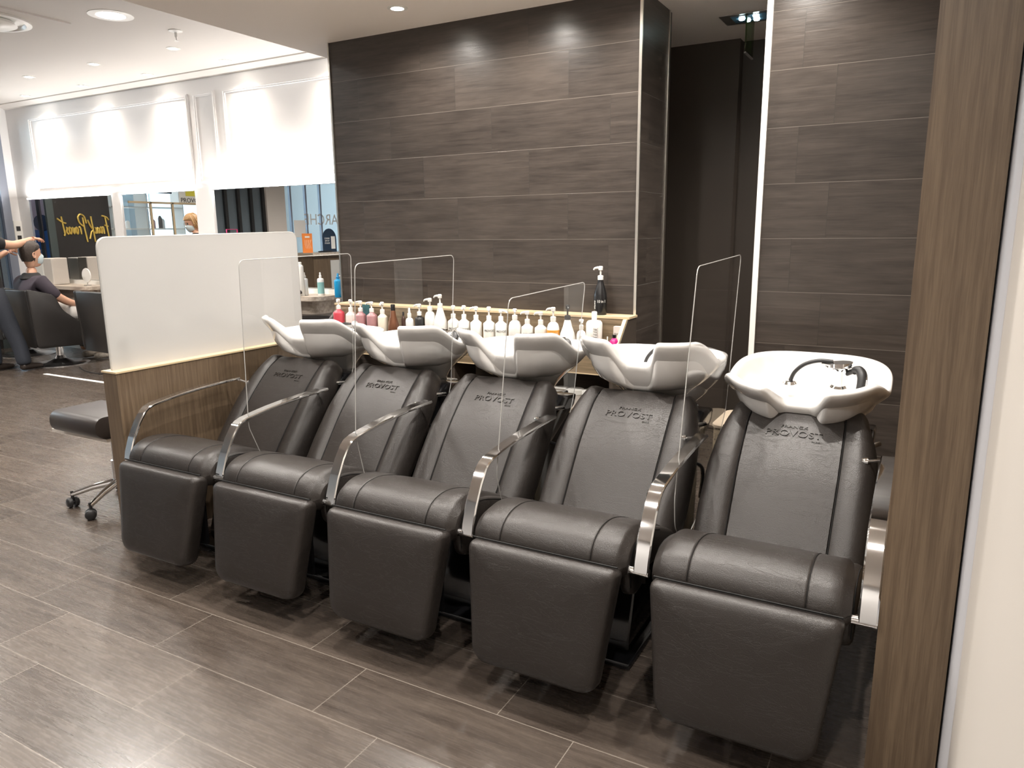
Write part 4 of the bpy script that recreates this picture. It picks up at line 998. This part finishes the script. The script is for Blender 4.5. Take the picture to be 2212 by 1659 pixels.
skin('shirt', off([(0, -.10, .54, .165), (0, -.14, .68, .158), (0, -.16, .84, .172), (0, -.155, .96, .145), (0, -.14, 1.02, .075),
    (.165, -.14, .965, .088), (.225, -.06, .84, .070), (.237, .0, .78, .066), (-.165, -.14, .965, .088), (-.225, -.06, .84, .070), (-.237, .0, .78, .066)]),
    [(0,1),(1,2),(2,3),(3,4),(3,5),(5,6),(6,7),(3,8),(8,9),(9,10)], M_navy, man)
skin('trousers', off([(0, -.08, .49, .155), (.10, .04, .50, .112), (.12, .34, .505, .088), (.12, .425, .42, .075), (.12, .425, .24, .064), (.12, .42, .12, .062),
    (-.10, .04, .50, .112), (-.12, .34, .505, .088), (-.12, .425, .42, .075), (-.12, .425, .24, .064), (-.12, .42, .12, .062)]),
    [(0,1),(1,2),(2,3),(3,4),(4,5),(0,6),(6,7),(7,8),(8,9),(9,10)], M_greycloth, man)
skin('lap_cloth', off([(0, .02, .63, .12), (.15, .16, .62, .12), (.18, .36, .58, .10), (.20, .48, .44, .07), (.20, .50, .32, .05), (-.12, .16, .60, .10), (-.14, .36, .56, .08), (-.15, .46, .44, .05), (0, .22, .60, .10), (0, .38, .57, .08)]),
    [(0,1),(1,2),(2,3),(3,4),(0,5),(5,6),(6,7),(0,8),(8,9)], M_cloth, man)
for sg in (-1, 1):
    skin('shoe', off([(sg*.12, .38, .05, (.045, .05)), (sg*.12, .46, .045, (.045, .042)), (sg*.125, .56, .035, (.045, .032)), (sg*.13, .63, .03, (.035, .024))]), [(0,1),(1,2),(2,3)], M_shoe, man)
    hand(man, (sg*.10, .34, .66), (-sg*.5, .8, -.2), (0, -.1, -1), curl=.35, side=sg)
head(man, (0, -.115, 1.262), 0, 0, 1.12)
# black collar of the cape
MB().lathe([(.075, 1.00), (.105, .985), (.115, 1.0), (.085, 1.05), (.068, 1.06), (.066, 1.04)], c=(0, -.14, 0), n=20, sy=1.0).build('cape_collar', M_black_cloth, man)
man.location = (mx, my, 0)

# standing stylist at the left edge of the frame
sty = empty('person', (-8.80, 4.18, 0), math.radians(12), 'blond stylist in black standing at the left edge, hand on the seated man\'s hair', 'person')
P = [(0, 0, .93, .085), (-.01, 0, 1.10, .10), (-.02, .01, 1.26, .145), (-.05, .02, 1.38, .11), (-.11, .02, 1.46, .05), (-.14, .02, 1.53, .045),
     (.13, .04, 1.40, .064), (.20, .22, 1.36, .050), (.17, .42, 1.40, .040), (.13, .52, 1.43, .028),
     (-.20, .02, 1.38, .066), (-.25, .10, 1.22, .050), (-.20, .28, 1.20, .040), (-.10, .40, 1.30, .028),
     (.09, .02, .84, .075), (.15, .09, .50, .060), (.20, .13, .28, .052), (.22, .14, .10, .040),
     (-.08, 0, .84, .075), (-.10, .04, .50, .060), (-.08, .04, .28, .052), (-.07, .03, .10, .040)]
skin('body', off(P), [(0,1),(1,2),(2,3),(3,4),(4,5),(3,6),(6,7),(7,8),(8,9),(3,10),(10,11),(11,12),(12,13),(0,14),(14,15),(15,16),(16,17),(0,18),(18,19),(19,20),(20,21)], M_skin, sty)
skin('top', off([(0, 0, .78, .185), (0, 0, .90, .178), (0, 0, 1.10, .150), (-.02, .01, 1.26, .168), (-.05, .02, 1.385, .125), (-.10, .02, 1.44, .065), (.135, .04, 1.405, .082), (.19, .18, 1.365, .074), (-.205, .02, 1.385, .082), (-.255, .09, 1.24, .068)]),
     [(0,1),(1,2),(2,3),(3,4),(4,5),(4,6),(6,7),(4,8),(8,9)], M_black_cloth, sty)
skin('jeans', off([(0, 0, 1.0, .145), (0, 0, .90, .155), (.10, .02, .78, .118), (.15, .09, .50, .092), (.20, .13, .28, .080), (.22, .14, .11, .078), (.222, .145, .06, .070), (-.09, 0, .78, .118), (-.10, .04, .50, .092), (-.08, .04, .28, .080), (-.07, .03, .11, .078), (-.07, .03, .06, .070)]),
     [(0,1),(1,2),(2,3),(3,4),(4,5),(5,6),(1,7),(7,8),(8,9),(9,10),(10,11)], M_jean, sty, root=1)
for fx, fy in ((.225, .14), (-.07, .03)):
    skin('shoe', off([(fx, fy-.05, .05, (.045, .048)), (fx, fy+.05, .045, (.045, .040)), (fx+.01, fy+.15, .035, (.045, .032)), (fx+.02, fy+.21, .028, (.035, .022))]), [(0,1),(1,2),(2,3)], M_shoeb, sty)
hand(sty, (.13, .52, 1.43), (-.15, 1, .0), (0, .05, -1), curl=.6, side=1)
hand(sty, (-.10, .40, 1.30), (.2, .9, .1), (.8, .1, -.4), curl=.5, side=-1)
head(sty, (-.155, .045, 1.62), 0, -.38, mask=True, hair=M_blond, glasses=True, longhair=True)
# cable and tape on the salon floor
o = MB().tube([(x, y, .005) for x, y in catmull([(-8.25, 4.75), (-7.9, 4.62), (-7.55, 4.62), (-7.35, 4.85), (-7.5, 5.3), (-7.7, 5.8)], 6)], .005, 6).build('power_cable', M_rubber); tag(o, 'thin black cable lying on the floor under the salon chairs', 'cable')
o = MB().box(-8.2, -6.9, 4.32, 4.365, .0005, .0025).build('floor_tape', M_cloth, None, False); tag(o, 'white tape strip stuck across the salon floor', 'tape')

# ------------------------------------------------------------------ what the mirrors look at: the left end of the salon
def VM(px, py, X=XL+.05):
    """real (y, z) on the plane x = X seen through the mirror plane of the mirrors at pixel px, py"""
    cam = S.camera.matrix_world; d = cam.to_3x3() @ Vector(((px-1106)/F_PX, -(py-829.5)/F_PX, -1)); t = X/d.x
    return 2*(YW-.018) - d.y*t, CAMH + d.z*t
y0, _ = VM(242, 500); y1, _ = VM(122, 500)
sb = empty('sign_board', (XL+.04, (y0+y1)/2, 0), 0, 'tall black board with gold handwritten script, seen in the far left mirror', 'sign board')
wv = abs(y1-y0)/2
MB().box(-.03, .0, -wv, wv, 0, 2.6).build('board', M_signblack, sb, False)
MB().box(-.035, .005, wv, wv+.10, 0, 2.6).build('side_frame', mat('grey green frame', (.07,.09,.09), .4), sb, False)
# gold script drawn as brush strokes: local u (left to right as read), v
script = {
 'F': [[(0, .62), (.10, .70), (.25, .74), (.42, .76)], [(.22, .74), (.17, .45), (.12, .15), (.06, -.08)], [(.08, .40), (.20, .43), (.32, .44)]],
 'ranck': [[(.36, .15), (.38, .32), (.41, .38), (.47, .36)], [(.60, .34), (.53, .38), (.48, .28), (.51, .17), (.58, .22), (.61, .34), (.62, .18)], [(.68, .16), (.70, .34), (.72, .30), (.78, .35), (.80, .16)], [(.94, .34), (.88, .34), (.86, .22), (.92, .17), (.98, .22)],
   [(1.10, .74), (1.06, .42), (1.02, .12), (.98, -.12)], [(1.32, .62), (1.18, .40), (1.06, .28), (1.18, .20), (1.30, -.02)]],
 'Prov': [[(1.60, .70), (1.56, .35), (1.50, .05), (1.46, -.12)], [(1.42, .50), (1.50, .72), (1.72, .80), (1.88, .70), (1.82, .52), (1.62, .40)], [(1.78, .14), (1.80, .32), (1.84, .38), (1.90, .36)],
   [(2.02, .36), (1.95, .30), (1.98, .16), (2.07, .20), (2.08, .34), (2.0, .37)], [(2.14, .36), (2.20, .16), (2.28, .38)], [(2.42, .36), (2.35, .30), (2.38, .16), (2.47, .20), (2.48, .34), (2.40, .37)],
   [(2.66, .36), (2.58, .34), (2.64, .24), (2.58, .15), (2.52, .18)], [(2.86, .72), (2.80, .40), (2.76, .14), (2.84, .10)], [(2.62, .50), (2.85, .54), (3.12, .66)]]}
k_ = 1.86*wv/3.12
for strokes in script.values():
    for st_ in strokes:
        p = catmull(st_, 6); MB().tube([(.003, -.93*wv + u*k_, 1.42 + v*k_*1.75) for u, v in p], .013, 6).build('gold_lettering', M_gold, sb)
# poster beyond the glazed front
t = empty('mall_poster', (XL-.8, VM(90, 500, XL-.8)[0], .6), 0, 'blue poster with a standing figure beyond the glazed front, seen in the far left mirror', 'poster')
MB().box(-.01, 0, -.35, .35, 0, 1.5).build('sheet', colmat('lilac paper', (.60,.45,.55)), t, False)
MB().box(.0, .004, -.20, .15, 0, .95).build('figure', colmat('blue print', (.02,.12,.42)), t, False)
MB().lathe([(.001, 0), (.12, 0), (.12, .004), (.001, .004)], c=(0, -.02, 1.05), n=20, axis='X').build('figure_head', colmat('navy print', (.01,.03,.10)), t)
# reception zone (middle mirror)
ya, _ = VM(425, 450); yb_, _ = VM(265, 450)
struct(B('wall_reception', XL-.02, XL+.02, ya-.1, y0-.06, 0, 1.15, M_grey_oak))
t = empty('reception_screen', (XL+.2, (ya+yb_)/2, 1.0), 0, 'wood framed clear plastic screen at the reception, seen in the middle mirror', 'screen')
L_ = abs(yb_-ya)/2
for y_ in (-L_, -.1, .28): MB().box(-.015, .015, y_, y_+.03, 0, .95).build('frame_post', M_oakedge, t, False)
MB().box(-.015, .015, -L_, L_, .93, .96).build('frame_rail', M_oakedge, t, False)
MB().box(-.003, .003, -L_, L_, 0, .93).build('sheet', thin_glass('crinkled film', (.9,.92,.93), 2.5, .15), t, False)
t = empty('retail_shelving', (XL-.9, (ya+yb_)/2, 0), 0, 'white retail shelves with products beyond the reception screen', 'shelving')
for z in (.5, .85, 1.2, 1.55, 1.9): MB().box(-.15, .15, -1, 1, z, z+.02).build('shelf_board', M_plasticS, t, False)
for y_ in (-1, -.3, .3, 1): MB().box(-.15, .15, y_-.01, y_+.01, 0, 2.3).build('upright', M_plasticS, t, False)
for k in range(30):
    z = (.52, .87, 1.22, 1.57)[k % 4]; y_ = -.9+1.8*random.random(); hh = .12+.12*random.random()
    o = MB().lathe([(.001, 0), (.035, 0), (.035, hh*.8), (.015, hh), (.001, hh)], n=10).build('product_bottle', random.choice([M_plastic, c_pale, c_black, c_mauve, c_teal]))
    o.location = (XL-.95+.1*random.random(), (ya+yb_)/2+y_, z); tag(o, 'small product bottle on the retail shelves beyond the reception', 'bottle', 'products on the retail shelves')
t = empty('hanging_sign', (XL+.1, VM(412, 450)[0], 1.93), 0, 'white and yellow shop sign with black lettering above the reception, seen in the middle mirror', 'sign')
MB().box(-.01, .01, -.24, .24, 0, .34).build('panel', M_plasticS, t, False); MB().box(.01, .014, -.2, .12, .14, .32).build('yellow_print', colmat('yellow print', (.75,.68,.08)), t, False)
text_obj('sign_text', 'PROVOST', M_ink, t, lambda x, y, z: (.011+z, -x, y+.07), .10, .003)
t = empty('wall_vent', (XL+.02, VM(325, 420)[0], 2.1), 0, 'dark slatted grille above the reception, seen in the middle mirror', 'grille')
MB().box(-.02, 0, -.4, .4, 0, .5).build('frame', mat('navy grey', (.03,.04,.07), .5), t, False)
for k in range(14): MB().box(0, .012, -.38+k*.056, -.355+k*.056, .02, .48).build('slat', M_dark, t, False)
# shop front with dark mullions (right mirror)
yc, _ = VM(575, 450); yd, _ = VM(465, 450); ye, _ = VM(618, 450); yf, _ = VM(735, 450)
w2 = empty('window', (0,0,0)); bpy.data.objects.remove(w2)
r = struct(B('window_2', XL-0.070, XL-0.050, yc, yd, 1.25, 2.6, mat('grey window pane', (.12,.15,.17), .1)))
fr = MB()
for k in range(5):
    y_ = yc + (yd-yc)*k/4; fr.box(XL-0.050, XL+0.000, y_-.03, y_+.03, 1.2, 2.6)
fr.box(XL-0.050, XL+0.000, yc-.03, yd+.03, 1.18, 1.26); fr.build('window_frame', mat('black steel', (.012,.012,.012), .4), r, False)
struct(B('wall_front_low', XL-0.060, XL+0.000, yc, ya-.1, 0, 1.18, M_oakedge))
struct(B('wall_front_pier', XL-0.200, XL+0.040, ye, yc-.03, 0, 2.92, M_cream))
struct(B('window_3', XL-0.070, XL-0.0505, yf-1.2, ye, 0, 2.92, M_winglass))
for k, y_ in enumerate((ye-.22, ye-.62, ye-1.02)):
    struct(B('trim_%d' % (15+k), XL-0.090, XL-0.040, y_-.02, y_+.02, 0, 2.92, M_greyframe))
t = empty('shop_lettering', (XL-.05, VM(700, 440)[0], 1.72), 0, 'pale mirrored shop lettering on the glass front, seen in the right mirror', 'lettering')
text_obj('lettering', 'ARCHE', M_plastic, t, lambda x, y, z: (z, x, y), .30, .004)
t = empty('mall_light_panel', (-13.4, .3, 0), 0, 'added glowing pale blue panel in the mall, brightening the glass front', 'light panel')  # made-up glowing panel, put outside so the glass looks bright
MB().box(-.05, 0, -1.5, 1.3, .3, 2.7).build('glow_sheet', emis('glow blue', (.55, .80, 1), 1.3), t, False)
MB().box(-.08, -.05, -1.55, 1.35, .25, 2.75).build('frame', M_steel, t, False)
dk = empty('reception_desk', (XL+.36, (ye+yf)/2-.2, 0), 0, 'wood and white reception desk along the glass front, seen in the right mirror', 'desk')
MB().box(-.30, .30, -1.0, .95, 1.04, 1.10).build('top', M_grey_oak, dk, False); MB().box(-.25, .25, -.95, .9, 0, 1.04).build('body', M_brown, dk, False)
MB().box(.252, .262, -.7, .45, .10, .95).build('front_panel', colmat('pale grey panel', (.55,.55,.53)), dk, False)
def on_desk(px, name, lab, cat): return empty(name, (XL+.40, VM(px, 520, XL+.40)[0], 1.10), 0, lab, cat)
t = on_desk(664, 'orange_card', 'orange illustrated card standing on the reception desk', 'card')
MB().box(-.006, .0, -.13, .13, 0, .36).build('card', colmat('orange print', (.85,.26,.06)), t, False)
for k in range(4): MB().tube([(.001, -.08+.04*k, .08), (.001, -.05+.04*k, .16), (.001, -.09+.05*k, .24)], .008, 6).build('drawn_shape', colmat('peach print', (.9,.55,.35)), t)
MB().box(0, .002, -.06, .06, .28, .31).build('white_print', M_plastic, t, False)
t = on_desk(712, 'arch_display', 'dark blue arched counter display with white print on the reception desk', 'display')
mb = MB(); mb.prism([(-.19, 0), (.19, 0), (.19, .26)] + [(.19*math.cos(a), .26+.19*math.sin(a)) for a in [PI*i/12 for i in range(1, 12)]] + [(-.19, .26)], 'X', -.01, 0)
mb.build('panel', colmat('dark blue print', (.015,.035,.07)), t, False)
MB().box(0, .004, -.15, -.04, .06, .30).build('white_card', M_plastic, t, False)
for k, tx in enumerate(('SERVICE', 'VOTRE', 'BEAUTE')): text_obj('display_text', tx, M_plastic, t, lambda x, y, z, k=k: (.001+z, x+.07, y+.26-k*.045), .04, .002)
t = empty('white_sheet', (XL-.0, VM(650, 465)[0], 1.55), 0, 'blank white sheet stuck on the glass front, seen in the right mirror', 'sheet')
MB().box(0, .004, -.15, .15, -.16, .16).build('sheet', M_plastic, t, False)
t = empty('pink_frame', (XL+.3, VM(500, 490, XL+.3)[0], 1.18), 0, 'neon pink rectangular frame before the dark mullioned window, seen in the right mirror', 'frame')
MB().tube([(0, -.11, -.05), (0, -.11, .36), (0, .11, .36), (0, .11, -.05)], .010, 8).build('tube', colmat('neon pink', (.9,.06,.25)), t); MB().box(-.1, .1, -.15, .15, -1.18, -.05).build('stand', M_plasticS, t, False)
t = empty('cable_tangle', (XL+.5, VM(705, 538, XL+.5)[0], 1.10), 0, 'tangle of black cables on the reception desk', 'cable')
MB().tube(catmull([(random.uniform(-.06, .06), random.uniform(-.2, .2), .008+.02*random.random()) for _ in range(14)], 5), .007, 6).build('cable', M_rubber, t)
